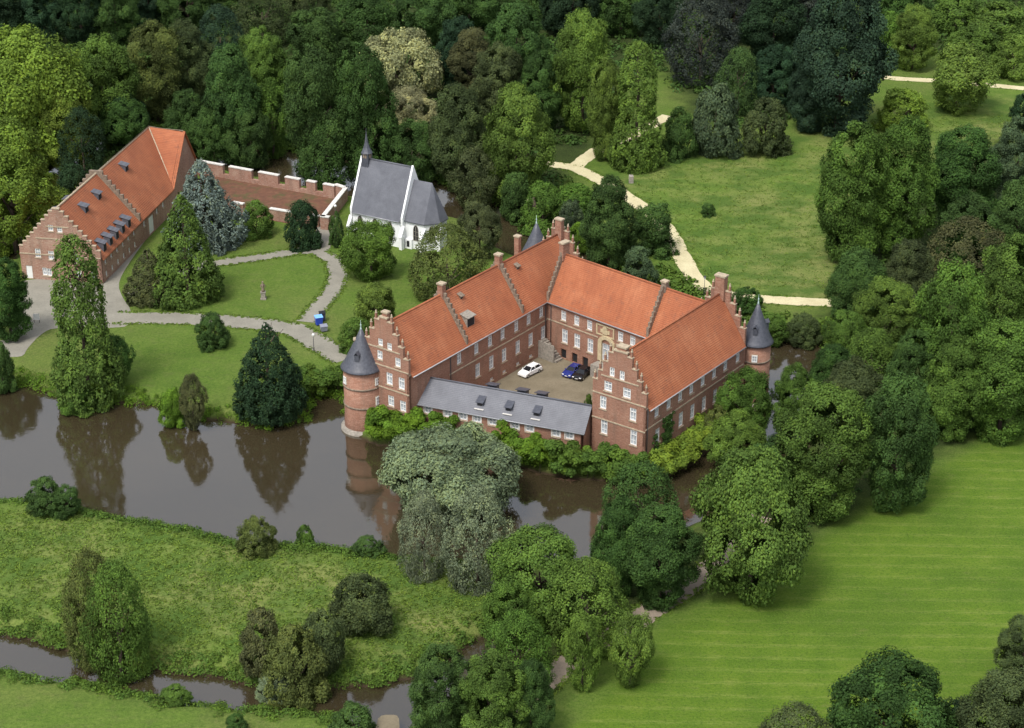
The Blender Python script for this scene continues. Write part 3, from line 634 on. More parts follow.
# round towers
def tower(cx, cy, r, e, apex, wins_=(), base=True, nm='tower_wall'):
    mb = MB(); mb.lathe([(r + 0.12, ZB - 0.4), (r + 0.05, 0.5), (r, 1.2), (r, e)], 40); tw = mb.build(nm, 'brick', castle, frame((cx, cy), 0))
    if base: b = MB(); b.lathe([(r + 0.7, ZB - 0.6), (r + 0.65, -1.2), (r + 0.10, -0.95)], 40); b.build('plinth', 'grey_stone', tw)
    for z in (2.9, 6.1): b = MB(); b.lathe([(r + 0.003, z - 0.12), (r + 0.13, z - 0.12), (r + 0.13, z + 0.12), (r + 0.003, z + 0.12)], 40); b.build('string_course', 'weathered_stone', tw)
    c = MB(); H_ = apex - e; R_ = r + 0.38
    c.lathe([(R_ - 0.3, e - 0.12), (R_, e - 0.1), (R_, e + 0.04), (R_ * 0.93, e + 0.35), (R_ * 0.80, e + H_ * 0.16), (R_ * 0.5, e + H_ * 0.47), (R_ * 0.2, e + H_ * 0.79), (0.06, apex)], 40)
    co = c.build('cone_roof', 'dark_slate', castle, frame((cx, cy), 0))
    fi = MB(); fi.lathe([(0.22, apex - 0.5), (0.12, apex), (0.05, apex + 0.3), (0.14, apex + 0.5), (0.03, apex + 0.75), (0.02, apex + 1.3)], 10); fi.build('finial', 'copper_green', co)
    for ang in (R(-105), R(30)):
        zz = e + H_ * 0.32; rr = R_ * 0.62
        d = MB(); d.prism([(-0.45, -0.5, 0.75), (0.0, -0.5, 1.25), (0.0, 0.9, 1.25), (-0.45, 0.9, 0.75)], 0.08); d.prism([(0.0, -0.5, 1.25), (0.45, -0.5, 0.75), (0.45, 0.9, 0.75), (0.0, 0.9, 1.25)], 0.08)
        d.box(-0.36, 0.36, -0.35, 0.8, -0.3, 0.72)
        do = d.build('dormer', 'dark_slate', co, Matrix.Translation((rr * math.cos(ang), rr * math.sin(ang), zz)) @ Matrix.Rotation(ang + R(90), 4, 'Z'))
    for ang, z, w, h in wins_:
        fm, pm, sm2, gm = window_meshes(w, h, 'stone')
        f = MB(); f.box(-w / 2 - 0.1, w / 2 + 0.1, -0.02, 0.35, -h / 2 - 0.1, h / 2 + 0.1)
        Mx = frame((cx + (r + 0.06) * math.cos(ang), cy + (r + 0.06) * math.sin(ang)), ang + R(90), z)
        wo = link('window', fm, castle, Mx @ Matrix.Translation((0, -0.16, 0))); link('pane', pm, wo, Matrix.Translation((0, -0.03, 0))); f.build('surround', 'sandstone', wo, Matrix.Translation((0, 0.22, 0)))
    return tw, co
tower(-23.2, 266.0, 3.0, 9.0, 15.4, [(R(-38), 7.2, 0.8, 1.2), (R(-38), 3.9, 0.8, 1.4), (R(-150), 7.2, 0.8, 1.2)])
tower(38.9, 275.3, 2.4, 9.0, 15.7, [(R(-100), 6.9, 0.8, 1.2)])
bx, by = G(536.5, 222, 16.2); tower(bx, by, 3.1, 9.0, 16.2)
chimney(castle, *G(356, 339, 13.5), 0, 0.6, 0.6, 9.5, 13.4)
# downpipes and the outside stair in the court corner
for A_, U_, s in ((WA, WU, 10.2), (WA, WU, 36.0), (EA, EU, 0.35), (NA, NU, 0.9)):
    d = MB(); d.tube([(s, -0.12, 0), (s, -0.12, 9.6)], [0.07, 0.07], 6); d.build('downpipe', 'dark_metal', castle, frame(A_, U_))
st = MB()
for k in range(8): st.box(0.6 + k * 0.42, 1.02 + k * 0.42, -2.2, -0.5, 0, 2.7 - k * 0.33)
st.box(-0.2, 0.6, -2.4, -0.5, 0, 2.9); st.box(-0.2, 3.6, -2.42, -2.22, 0, 3.1); st.build('outside_stair', 'grey_stone', castle, frame(NA, NU))
st = MB(); st.box(por[0] - 1.6, por[0] + 1.6, -2.2, -0.35, 0, ml - 1.95)
for k in range(6): st.box(por[0] + 1.6 + k * 0.4, por[0] + 2.0 + k * 0.4, -2.1, -0.4, 0, max(0.2, (ml - 1.95) * (1 - (k + 1) / 7)))
st.build('portal_stair', 'grey_stone', castle, frame(NA, NU))
court = [pt(WA, WU, 2, -0.0), pt(WA, WU, 36.4, 0), pt(NA, NU, 26.2, 0), pt(EA, EU, 2, EW)]
sheet('courtyard', [court[0], court[3], court[2], court[1]], 0.03, 'court_gravel', 'brown gravel courtyard between the castle wings', 'courtyard')

# ------------------------------------------------------------------ gatehouse range at the left
gh = empty('gatehouse', (-75, 340, 0), 'long red brick outbuilding with stepped front gable and tiled roof full of small slate dormers', 'building'); gh['site'] = True
HA = (-74.6, 319.8); HU = R(79.6); HW, HE, HR = 15.6, 5.0, 14.0; HL = 53.0; HJ = 48.0
h0, h1, h2, h3 = HA, pt(HA, HU, HL, 0), pt(HA, HU, HL, HW), pt(HA, HU, 0, HW)
sw = [(2.0 + 2.9 * k, 3.9, 0.7, 1.3) for k in range(6)] + [(2.0 + 2.9 * k, 1.3, 0.7, 1.0) for k in range(6)]
for k, px in enumerate((458, 482, 517, 537)): pass
sw += [(22.0, 3.6, 0.8, 1.4), (25.6, 1.9, 2.6, 3.4, 'door'), (29, 3.6, 0.8, 1.4), (32.5, 3.6, 0.8, 1.4)]
# side wall up to the cross wing, then its plain pointed gable
wall(gh, h0, h1, -1.5, HE, sw, 'old_brick')
gx0 = 38.3
mb = MB(); cxm = 46.6; mb.face([(gx0, 0, HE + 0.002), (HL, 0, HE + 0.002), (cxm, 0, HR - 0.15)]); mb.face([(HL, 0.4, HE + 0.002), (gx0, 0.4, HE + 0.002), (cxm, 0.4, HR - 0.15)]); mb.build('gable_wall', 'old_brick', gh, frame(HA, HU))
g2 = wins(h3, h0, [(50.5, 228), (59.5, 229.5)], 0.9, 1.2) + wins(h3, h0, [(37.8, 253), (51, 255.5)], 1.0, 1.7) + wins(h3, h0, [(44.8, 271.5), (49.3, 272.3)], 0.85, 1.5)
dr = on_wall(h3, h0, 29.5, 272); print('gatehouse', dr, [(round(a, 1), round(b, 1)) for a, b, _, _ in g2])
gable(gh, h3, h0, -1.5, HE, HR - 1.0, 9, 1.3, g2 + [(dr[0], 1.3, 1.2, 2.5, 'door'), (11, 4.6, 1, 1.7), (11, 1.7, 1, 1.5), (14, 1.7, 1, 1.5)], 'old_brick', False, 'sandstone', courses=[(HE, 0, HW), (8.2, 3.4, HW - 3.4), (10.6, 5.6, HW - 5.6)])
wall(gh, h1, h2, -1.5, HE, [(3, 3, 1, 1.5), (8, 3, 1, 1.5), (12, 3, 1, 1.5)], 'old_brick'); wall(gh, h2, h3, -1.5, HE, [(4 + 4 * k, 3.6, 0.9, 1.4) for k in range(11)], 'old_brick')
k_ = (HR - HE) / (HW / 2); oh = 0.35; zo = HE - oh * k_; mb = MB()
mb.prism([(0.5, -oh, zo), (gx0, -oh, zo), (HJ, HW / 2, HR), (0.5, HW / 2, HR)], 0.22)                       # courtyard slope
mb.prism([(HL + oh, HW + oh, zo), (0.5, HW + oh, zo), (0.5, HW / 2, HR), (HJ, HW / 2, HR)], 0.22)           # rear slope
mb.prism([(gx0 - 0.25, -oh - 0.02, zo + 0.02), (cxm, -oh - 0.1, HR), (HJ, HW / 2, HR)], 0.22)        # cross wing front slope
mb.prism([(HL + oh, -oh - 0.1, zo), (HL + oh, HW + oh, zo), (HJ, HW / 2, HR), (cxm, -oh - 0.1, HR)], 0.22)  # cross wing back slope
rf = mb.build('roof', 'roof_tile', gh, frame(HA, HU))
rt = MB(); rt.tube([(0.5, HW / 2, HR + 0.03), (HJ, HW / 2, HR + 0.03), (cxm, 0, HR + 0.03)], [0.17] * 3, 6); rt.tube([(HJ, HW / 2, HR + 0.03), (gx0, -oh, zo + 0.05)], [0.14, 0.14], 6); rt.build('ridge_tiles', 'sandstone', rf)
sx = 19.5; fn, xb, zb, tops, top = stepped(HW + 0.4, HE, HR, 10, 1.2, 0.5)
wall(gh, pt(HA, HU, sx, HW + 0.2), pt(HA, HU, sx, -0.2), HE - 0.6, top - 0.5, (), 'weathered_stone', 0.5, fn, xb, zb, 'parapet', False)
def hdorm(px, py, z, w=1.5, h=1.3):
    for _ in range(12):
        x, y = G(px, py, z + 0.6); dx, dy = x - HA[0], y - HA[1]; u_ = dx * math.cos(HU) + dy * math.sin(HU); v_ = min(6.5, max(0.2, -dx * math.sin(HU) + dy * math.cos(HU)))
        z = 0.5 * z + 0.5 * (HE + v_ * k_)
    o = dormer(gh, HA, HU, u_, v_, HE, HR, HW, w, h, 1.4, 'slate'); return u_
hdorm(87, 209, 9.6); hdorm(100, 196, 9.6); hdorm(127, 168, 9.8)
for k in range(5): dormer(gh, HA, HU, 3.0 + k * 3.1, 0.25, HE, HR, HW, 1.35, 1.7, 1.2, 'slate')
for u_, v_ in ((6, 4.5), (12, 4.5)):
    ra = pt(HA, HU, u_, HW - v_ + 0.0); dormer(gh, ra, HU + math.pi, 0, 0, HE + v_ * k_, HR, HW, 1.8, 1.5, 1.6, 'slate')

# ------------------------------------------------------------------ chapel
ch = empty('chapel', (-24, 342, 0), 'small white chapel with steep slate roof and a dark bell turret', 'chapel'); ch['site'] = True
KA = (-31.1, 343.1); KU = R(-29.6); KL, KW, KE, KR = 11.9, 8.6, 6.0, 15.0
k0, k1, k2, k3 = KA, pt(KA, KU, KL, 0), pt(KA, KU, KL, KW), pt(KA, KU, 0, KW)
def pointed(w, h):
    f = MB(); n = 6; pts = [(-w / 2, -h / 2), (w / 2, -h / 2), (w / 2, h * 0.15)]
    for k in range(1, n): t = k / n; pts.append((w / 2 * (1 - t ** 1.6), h * 0.15 + h * 0.35 * math.sin(t * math.pi / 2)))
    pts.append((0, h / 2)); pts += [(-x, z) for x, z in reversed(pts[2:-1])]
    g = MB(); g.face([(x, -0.02, z) for x, z in pts]);
    fr = MB()
    for i in range(len(pts)):
        (x0, z0), (x1, z1) = pts[i], pts[(i + 1) % len(pts)]; s = 1.22
        fr.face([(x0 * s, -0.06, z0 * 1.08), (x1 * s, -0.06, z1 * 1.08), (x1, -0.06, z1), (x0, -0.06, z0)]); fr.face([(x0, -0.06, z0), (x1, -0.06, z1), (x1, -0.01, z1), (x0, -0.01, z0)])
        fr.face([(x1 * s, -0.06, z1 * 1.08), (x0 * s, -0.06, z0 * 1.08), (x0 * s, 0.0, z0 * 1.08), (x1 * s, 0.0, z1 * 1.08)])
    fr.box(-0.05, 0.05, -0.05, -0.021, -h / 2, h * 0.44)
    for z in (-h * 0.2, h * 0.08): fr.box(-w / 2, -0.051, -0.045, -0.022, z - 0.03, z + 0.03); fr.box(0.051, w / 2, -0.045, -0.022, z - 0.03, z + 0.03)
    return g.mesh('pane', 'dark_opening'), fr.mesh('window', 'grey_stone')
pg, pf = pointed(1.0, 3.0)
def gothic(A, B, x, z):
    o = link('window', pf, ch, frame(A, math.atan2(B[1] - A[1], B[0] - A[0])) @ Matrix.Translation((x, 0, z))); link('pane', pg, o)
def pgable(A, B, e, r, z0=-1.5, t=0.38, par=0.06):   # white pointed gable standing proud of the roof
    L = math.dist(A, B); mb = MB(); p = [(-0.05, z0), (L + 0.05, z0), (L + 0.05, e + par), (L / 2, r + par + 0.3), (-0.05, e + par)]
    mb.face([(x, -0.02, z) for x, z in p]); mb.face([(x, t, z) for x, z in reversed(p)])
    for i in range(len(p)): a, b = p[i], p[(i + 1) % len(p)]; mb.face([(a[0], -0.02, a[1]), (a[0], t, a[1]), (b[0], t, b[1]), (b[0], -0.02, b[1])][::-1])
    return mb.build('gable_wall', 'white_render', ch, frame(A, math.atan2(B[1] - A[1], B[0] - A[0])))
wall(ch, pt(KA, KU, 0.5, 0), pt(KA, KU, KL - 0.5, 0), -1.5, KE, (), 'white_render', short=False); wall(ch, pt(KA, KU, KL - 0.5, KW), pt(KA, KU, 0.5, KW), -1.5, KE, (), 'white_render', short=False)
gothic(k0, k1, 2.2, 3.3); gothic(k0, k1, 5.6, 3.3); gothic(k0, k1, 9.0, 3.3)
pgable(k3, k0, KE, KR); pgable(k1, k2, KE, KR)
roof(ch, KA, KU, 0.5, KL - 0.5, KW, KE, KR, 'slate', 0.3)
# chancel with three sided end
CW, CR, CE = 6.9, 12.6, 5.9; yo = (KW - CW) / 2; CA = pt(KA, KU, KL, yo); s_ = CW / (1 + math.sqrt(2)); q_ = (CW - s_) / 2; cl = 4.3
loc = [(0.0, 0), (cl, 0), (cl + q_, q_), (cl + q_, CW - q_), (cl, CW), (0.0, CW)]
wp = [pt(CA, KU, x, y) for x, y in loc]
for i in range(5): wall(ch, wp[i], wp[i + 1], -1.5, CE, (), 'white_render', 0.4, short=False)
gothic(wp[0], wp[1], 2.4, 3.3); gothic(wp[1], wp[2], 1.4, 3.3)
ov = [(0.0, -0.3), (cl + 0.1, -0.3), (cl + q_ + 0.3, q_ - 0.1), (cl + q_ + 0.3, CW - q_ + 0.1), (cl + 0.1, CW + 0.3), (0.0, CW + 0.3)]
mb = MB(); ap = (cl - 0.2, CW / 2, CR); zr = CE - 0.45
mb.prism([(*ov[0], zr), (*ov[1], zr), ap, (0.0, CW / 2, CR)], 0.2)
for i in (1, 2, 3): mb.prism([(*ov[i], zr), (*ov[i + 1], zr), ap], 0.2)
mb.prism([(*ov[4], zr), (*ov[5], zr), (0.0, CW / 2, CR), ap], 0.2)
mb.build('chancel_roof', 'slate', ch, frame(CA, KU))
for A_, a_ in ((wp[1], KU - R(22)), (wp[2], KU + R(22)), (k1, KU), (k0, KU)):
    b = MB(); b.prism([(-0.35, -1.1, 2.6), (0.35, -1.1, 2.6), (0.35, 0.1, 4.6), (-0.35, 0.1, 4.6)], 0.1); b.box(-0.3, 0.3, -1.0, -0.02, -1.5, 2.65); b.build('buttress', 'white_render', ch, frame(A_, a_))
b = MB(); b.box(0.2, 1.7, -0.5, -0.01, 0, 1.9); b.build('porch', 'white_render', ch, frame(CA, KU)); b = MB(); b.box(0.6, 1.2, -0.54, -0.503, 0.4, 1.6); b.build('doorway', 'dark_opening', ch, frame(CA, KU))
tx = 1.35; T = pt(KA, KU, tx, KW / 2); mb = MB(); mb.box(-0.75, 0.75, -0.75, 0.75, KR - 1.6, KR + 1.2); tu = mb.build('bell_turret', 'dark_slate', ch, frame(T, KU))
for a in range(4):
    lv = MB(); lv.box(-0.4, -0.05, -0.78, -0.753, KR + 0.2, KR + 1.0); lv.box(0.05, 0.4, -0.78, -0.753, KR + 0.2, KR + 1.0); lv.build('louvre', 'weathered_stone', tu, Matrix.Rotation(a * math.pi / 2, 4, 'Z'))
sp = MB(); sp.lathe([(1.15, KR + 1.15), (0.95, KR + 1.5), (0.62, KR + 2.2), (0.38, KR + 3.1), (0.17, KR + 4.4), (0.04, KR + 5.4), (0.03, KR + 6.0)], 8, smooth=False); sp.build('spire', 'dark_slate', tu)

# ------------------------------------------------------------------ walled yard
yard = poly([(196, 172), (240, 180), (290, 187), (322, 191), (340, 196), (318, 228), (290, 224), (225, 212)])
sheet('yard_ground', yard, 0.03, 'red_earth', 'red brown bare ground inside the walled yard', 'yard')
gwall = empty('yard_wall', (-40, 355, 0), 'old brick yard wall with gaps and white coping stones between outbuilding and chapel', 'wall'); gwall['site'] = True
def run(p0, p1, z, gaps, base=1.3, ht=2.8, t=0.7, bz=-1.0):
    A, B = G(*p0, z), G(*p1, z); L = math.dist(A, B)
    zb = [base]; xb = []
    for a, b in gaps: xb += [a * L, b * L]
    fn = lambda x, zz: zz < base or not any(a * L < x < b * L for a, b in gaps)
    wl = wall(gwall, A, B, bz, ht, (), 'old_brick', t, fn, xb, zb, 'wall_run', False)
    e0 = 0.0
    for a, b in list(gaps) + [(1.0, 1.0)]:
        if a - e0 > 0.01: mb = MB(); mb.box(e0 * L + 0.01, a * L + 0.06, -0.1, t + 0.1, ht + 0.003, ht + 0.2); mb.build('coping', 'coping_white', wl)
        e0 = b
run((198, 161), (334, 186), 2.8, [(0.185, 0.23), (0.40, 0.45), (0.595, 0.645), (0.75, 0.80), (0.865, 0.92)], 0.9, 2.7)
run((344, 188), (321, 217), 2.6, [], 1.3, 2.6); run((334, 185), (343, 188), 2.8, [], 1.3, 2.8)
run((232, 203), (292, 213), 2.2, [(0.18, 0.28), (0.5, 0.62)], 1.2, 2.2); run((320, 217), (337, 219), 2.6, [(0.5, 0.9)], 0.3, 2.6)
run((292, 213), (318, 217), 2.2, [], 1.2, 2.2)

# ------------------------------------------------------------------ vegetation prototypes
def leaf_mesh(name, cen, nor, size, tint, aspect=1.4, droop=0.0):
    n = len(cen); nor = nor / np.linalg.norm(nor, axis=1)[:, None]
    a = rng.normal(size=(n, 3)); 
    if droop: a[:, 2] += droop
    a -= (a * nor).sum(1)[:, None] * nor; a /= np.linalg.norm(a, axis=1)[:, None]; b = np.cross(nor, a)
    s = (size * rng.uniform(0.65, 1.3, n))[:, None]; a = a * s * aspect * 0.5; b = b * s * 0.5
    bend = nor * s * 0.18
    V = np.stack([cen - a - bend, cen - b * 1.0, cen + a - bend, cen + b * 1.0], 1).reshape(-1, 3)
    me = bpy.data.meshes.new(name); me.vertices.add(4 * n); me.vertices.foreach_set('co', V.ravel())
    me.loops.add(4 * n); me.loops.foreach_set('vertex_index', np.arange(4 * n)); me.polygons.add(n); me.polygons.foreach_set('loop_start', np.arange(0, 4 * n, 4)); me.update()
    col = np.ones((n, 4)); col[:, :3] = tint; col = np.repeat(col, 4, 0)
    ca = me.color_attributes.new('tint', 'FLOAT_COLOR', 'POINT'); ca.data.foreach_set('color', col.ravel()); me.materials.append(M['leaves'])
    return me
def fib(n, r=None):
    v = rng.normal(size=(n, 3)); return v / np.linalg.norm(v, axis=1)[:, None]
PH = 2.2      # prototype height for radius 1
PROFILE = {  # outline of the crown: heights, half widths, clump size, raggedness, clumps
 'cone': ((0, .08, .3, .6, .85, 1), (.80, 1, .82, .50, .20, .02), .20, .05, 230),
 'egg': ((0, .12, .3, .5, .68, .82, .92, 1), (.78, 1, .96, .76, .50, .24, .10, .02), .19, .05, 230),
 'column': ((0, .1, .22, .36, .46, .6, .8, .92, 1), (.85, 1, .93, .72, .60, .66, .60, .42, .08), .24, .05, 260),
 'cedar': ((0, .3, .6, .85, 1), (1, .9, .62, .33, .05), .16, .17, 240),
 'oval': ((0, .12, .35, .6, .82, .94, 1), (.66, .88, 1, .95, .68, .38, .1), .27, .06, 150)}
def crown(name, kind, n_main=16, leaves=15000, leaf=0.062, seed=0, PH=2.2):
    global rng; rng = np.random.default_rng(100 + seed)
    mains = []
    if kind in ('round', 'bush', 'airy'):
        zb = (0.10 if kind == 'airy' else 0.03) * PH if kind != 'bush' else -0.1
        zc, zr = (zb + PH) / 2, (PH - zb) / 2
        for k in range(n_main * 9):
            d = fib(1)[0]; rr = rng.uniform(0.28, 0.50); ex = rng.uniform(0.74, 1.12)
            if kind == 'bush':
                hz = rng.uniform(0, 1); rad = (1 - hz ** 2.2) ** 0.6; a_ = rng.uniform(0, 6.28)
                c = np.array([math.cos(a_) * rad * (1 - rr * 0.8), math.sin(a_) * rad * (1 - rr * 0.8), 0.12 + hz * (PH - rr - 0.1)]) * ex
            else:
                if d[2] < 0 and kind == 'round':      # full skirt: the lower half stays wide
                    hh = math.hypot(d[0], d[1]) + 1e-6; f_ = (1 - abs(d[2]) ** 3 * 0.55) / hh; d = np.array([d[0] * f_, d[1] * f_, d[2]])
                c = np.array([d[0] * (1 - rr * 0.8) * ex, d[1] * (1 - rr * 0.8) * ex, zc + d[2] * (zr - rr) * ex])
            if all(np.linalg.norm(c - m[0]) > 0.27 for m in mains): mains.append((c, rr))
            if len(mains) >= n_main: break
        for zq in np.arange(0.55, PH - 0.5, 0.45): mains.append((np.array([0, 0, zq]), 0.60))
        mains.append((np.array([0, 0, PH - 0.62]), 0.6))
    elif kind in PROFILE:
        tt, ww, rr0, jit, nn = PROFILE[kind]
        zz = np.linspace(0.02, 0.98, 60); wv_ = np.interp(zz, tt, ww); cum = np.cumsum(wv_ + 0.08); cum /= cum[-1]
        for k in range(nn):
            t = float(np.interp((k + rng.uniform(0, 1)) / nn, cum, zz)); a = k * 2.39996 + rng.normal() * 0.15
            lump = 1 + 0.07 * math.sin(3 * a + 5 * t + seed) + 0.06 * math.sin(7 * t * PH + 2 * a + seed)
            wz = float(np.interp(t, tt, ww)) * lump; r = min(rr0 * rng.uniform(0.7, 1.25), 0.05 + wz * 0.6)
            mains.append((np.array([math.cos(a), math.sin(a), 0]) * max(0, wz - r * 0.8) * (1 + rng.normal() * jit) + np.array([0, 0, t * (PH - 0.12)]), r))
        for t in np.linspace(0.04, 0.9, 14):
            wz = float(np.interp(t, tt, ww)); mains.append((np.array([0, 0, t * (PH - 0.12)]), wz * 0.72 + 0.03))
    subs = []; 
    for mi, (c, r) in enumerate(mains):
        tm = rng.uniform(0.15, 0.82); ns = max(4, int(3.0 * (r / 0.15) ** 2))
        for d in fib(ns):
            rs = min(r * 0.6, rng.uniform(0.10, 0.20)); subs.append((c + d * (r - rs * 0.5) * rng.uniform(0.84, 1.20), rs, tm + rng.uniform(-0.26, 0.26), c))
    sc = np.array([s[0] for s in subs]); sr = np.array([s[1] for s in subs]); stt = np.array([s[2] for s in subs]); sm = np.array([s[3] for s in subs])
    # leaves on the outward half of every clump, hidden ones dropped
    N = leaves * (3 if kind in PROFILE else 5); pi = rng.choice(len(subs), N, p=sr ** 2 / (sr ** 2).sum()); d = fib(N); cen = sc[pi] + d * sr[pi][:, None] * rng.uniform(0.55, 1.25, N)[:, None]
    keep = np.ones(N, bool)
    mc = np.array([m[0] for m in mains]); mr = np.array([m[1] for m in mains])
    dd = np.linalg.norm(cen[:, None, :] - mc[None], axis=2) / mr[None]; keep &= dd.min(1) > 0.80
    cen, d, pi = cen[keep][:leaves], d[keep][:leaves], pi[keep][:leaves]
    cen[:, 2] = np.clip(cen[:, 2], 0.02, PH * 1.02)
    out = cen - sm[pi]; out /= np.linalg.norm(out, axis=1)[:, None] + 1e-6
    nor = d * 0.40 + out * 0.45 + fib(len(cen)) * 0.5; nor[:, 2] += 0.30
    tint = np.zeros((len(cen), 3)); tint[:, 0] = np.clip(stt[pi] + rng.normal(size=len(cen)) * 0.16, 0, 1); tint[:, 1] = np.clip(rng.normal(size=len(cen)) * 0.25 + stt[pi] * 0.4, 0, 1)
    if name == 'willow_crown': return leaf_mesh('crown', cen, nor, leaf, tint, 1.9, -0.4)
    if kind in PROFILE and kind != 'oval': return leaf_mesh(name, cen, nor + np.array([0, 0, 0.25]), leaf, tint, 1.8)
    return leaf_mesh(name, cen, nor, leaf, tint, 1.35)
def trunk_mesh(kind, seed, PH=2.2):
    rd = random.Random(seed); mb = MB()
    h = PH * (0.55 if kind not in ('cone', 'column', 'egg', 'cedar') else 0.9); r0 = 0.055 if kind != 'bush' else 0.04
    pts = [(0, 0, -0.08)] + [(rd.uniform(-.03, .03), rd.uniform(-.03, .03), h * t) for t in (0.15, 0.4, 0.7, 1.0)]
    mb.tube(pts, [r0 * 1.3, r0, r0 * 0.85, r0 * 0.6, r0 * 0.3], 8)
    for k in range(6):
        t = rd.uniform(0.3, 0.8); a = k * 1.05 + rd.uniform(-.3, .3); l = 0.5 if kind not in ('cone', 'column') else 0.3; z = h * t
        mb.tube([(0, 0, z), (math.cos(a) * l * 0.5, math.sin(a) * l * 0.5, z + 0.2), (math.cos(a) * l, math.sin(a) * l, z + 0.45)], [r0 * 0.5, r0 * 0.35, r0 * 0.15], 6)
    return mb.mesh('trunk', 'bark')
PROTO = {}
spec = {'round': [(16, 52000, 0.036, 2.2)] * 6, 'tall': [(24, 66000, 0.038, 3.2)] * 4, 'low': [(14, 38000, 0.038, 1.5)] * 3, 'airy': [(12, 22000, 0.042, 2.2)] * 3, 'bush': [(16, 22000, 0.050, 1.9)] * 5, 'oval': [(0, 50000, 0.038, 2.4)] * 3,
        'column': [(0, 60000, 0.047, 4.0)] * 2, 'cone': [(0, 42000, 0.044, 2.6)] * 3, 'egg': [(0, 46000, 0.042, 2.8)] * 1, 'cedar': [(0, 36000, 0.044, 2.3)] * 1, 'willow': [(18, 60000, 0.028, 1.4), (0, 60000, 0.030, 2.3), (0, 60000, 0.030, 2.2)]}
sd_ = 0
for k, lst in spec.items():
    PROTO[k] = []
    for a, b, c_, ph_ in lst:
        sd_ += 1; kk = {'tall': 'round', 'low': 'round', 'willow': 'round' if ph_ < 2 else 'oval'}.get(k, k); PROTO[k].append((crown('willow_crown' if k == 'willow' else 'crown', kk, a, b, c_, sd_, ph_), trunk_mesh(kk, sd_, ph_), ph_))
rng = np.random.default_rng(11)
HUE = dict(YG=(.130, .205, .032), LG=(.098, .165, .032), BG=(.085, .165, .020), MG=(.074, .140, .027), DG=(.046, .096, .025), OL=(.088, .118, .034), DO=(.060, .086, .034), BD=(.028, .062, .033), GG=(.150, .200, .118), SG=(.06, .10, .05),
           PU=(.040, .050, .046), BC=(.15, .20, .185), BR=(.072, .086, .036), PF=(.27, .29, .15), VD=(.022, .048, .022), TL=(.050, .100, .030), ME=(.105, .175, .034))
cnt = {}
def tree(kind, box, hue, name, label, cat='tree', group=None, ztop=None):
    x0, y0, x1, y1 = box; xc, yc = (x0 + x1) / 2, (y0 + y1) / 2
    rp, E2 = (x1 - x0) / 2, (y1 - y0) / 2; q = 5.0
    for _ in range(6):
        X_, Y_ = G(xc, yc, q); p = ppm(Y_, q); r = rp / p; E = E2 / p; dep = math.atan2(CAM_H - q, Y_)
        qq = E * E - (r * math.sin(dep)) ** 2; q = max(math.sqrt(max(qq, 0.01)) / math.cos(dep), r * 0.42)
    h = 2 * q
    if kind == 'round' and cnt.get('all', 0) % 4 == 3 and 1.8 < h / r < 2.9: kind = 'oval'
    cnt['all'] = cnt.get('all', 0) + 1
    if kind == 'round': kind = 'tall' if h / r > 2.7 else ('low' if h / r < 1.75 else 'round')
    i = cnt.get(kind, 0); cnt[kind] = i + 1; cm, tm, PH = PROTO[kind][i % len(PROTO[kind])]
    gz = float(ground_z([(X_, Y_)])[0]); gz = max(gz, -1.4)
    rt = empty(name, (X_, Y_, gz), label, cat, group, rz=(i * 2.399) % 6.283)
    k = 0.98
    rt.scale = (r * k, r * k * (0.92 + 0.16 * ((i * 37) % 10) / 10), (h - gz) / PH)
    c = link('crown' if cat == 'tree' else 'foliage', cm, rt); j = 1 + 0.06 * (((i * 53) % 11) / 5 - 1); hc = HUE[hue]
    c.color = (hc[0] * j, hc[1] * (0.96 + 0.08 * ((i * 29) % 7) / 7), hc[2] * j, 1)
    link('trunk' if cat == 'tree' else 'stem', tm, rt)
    return rt
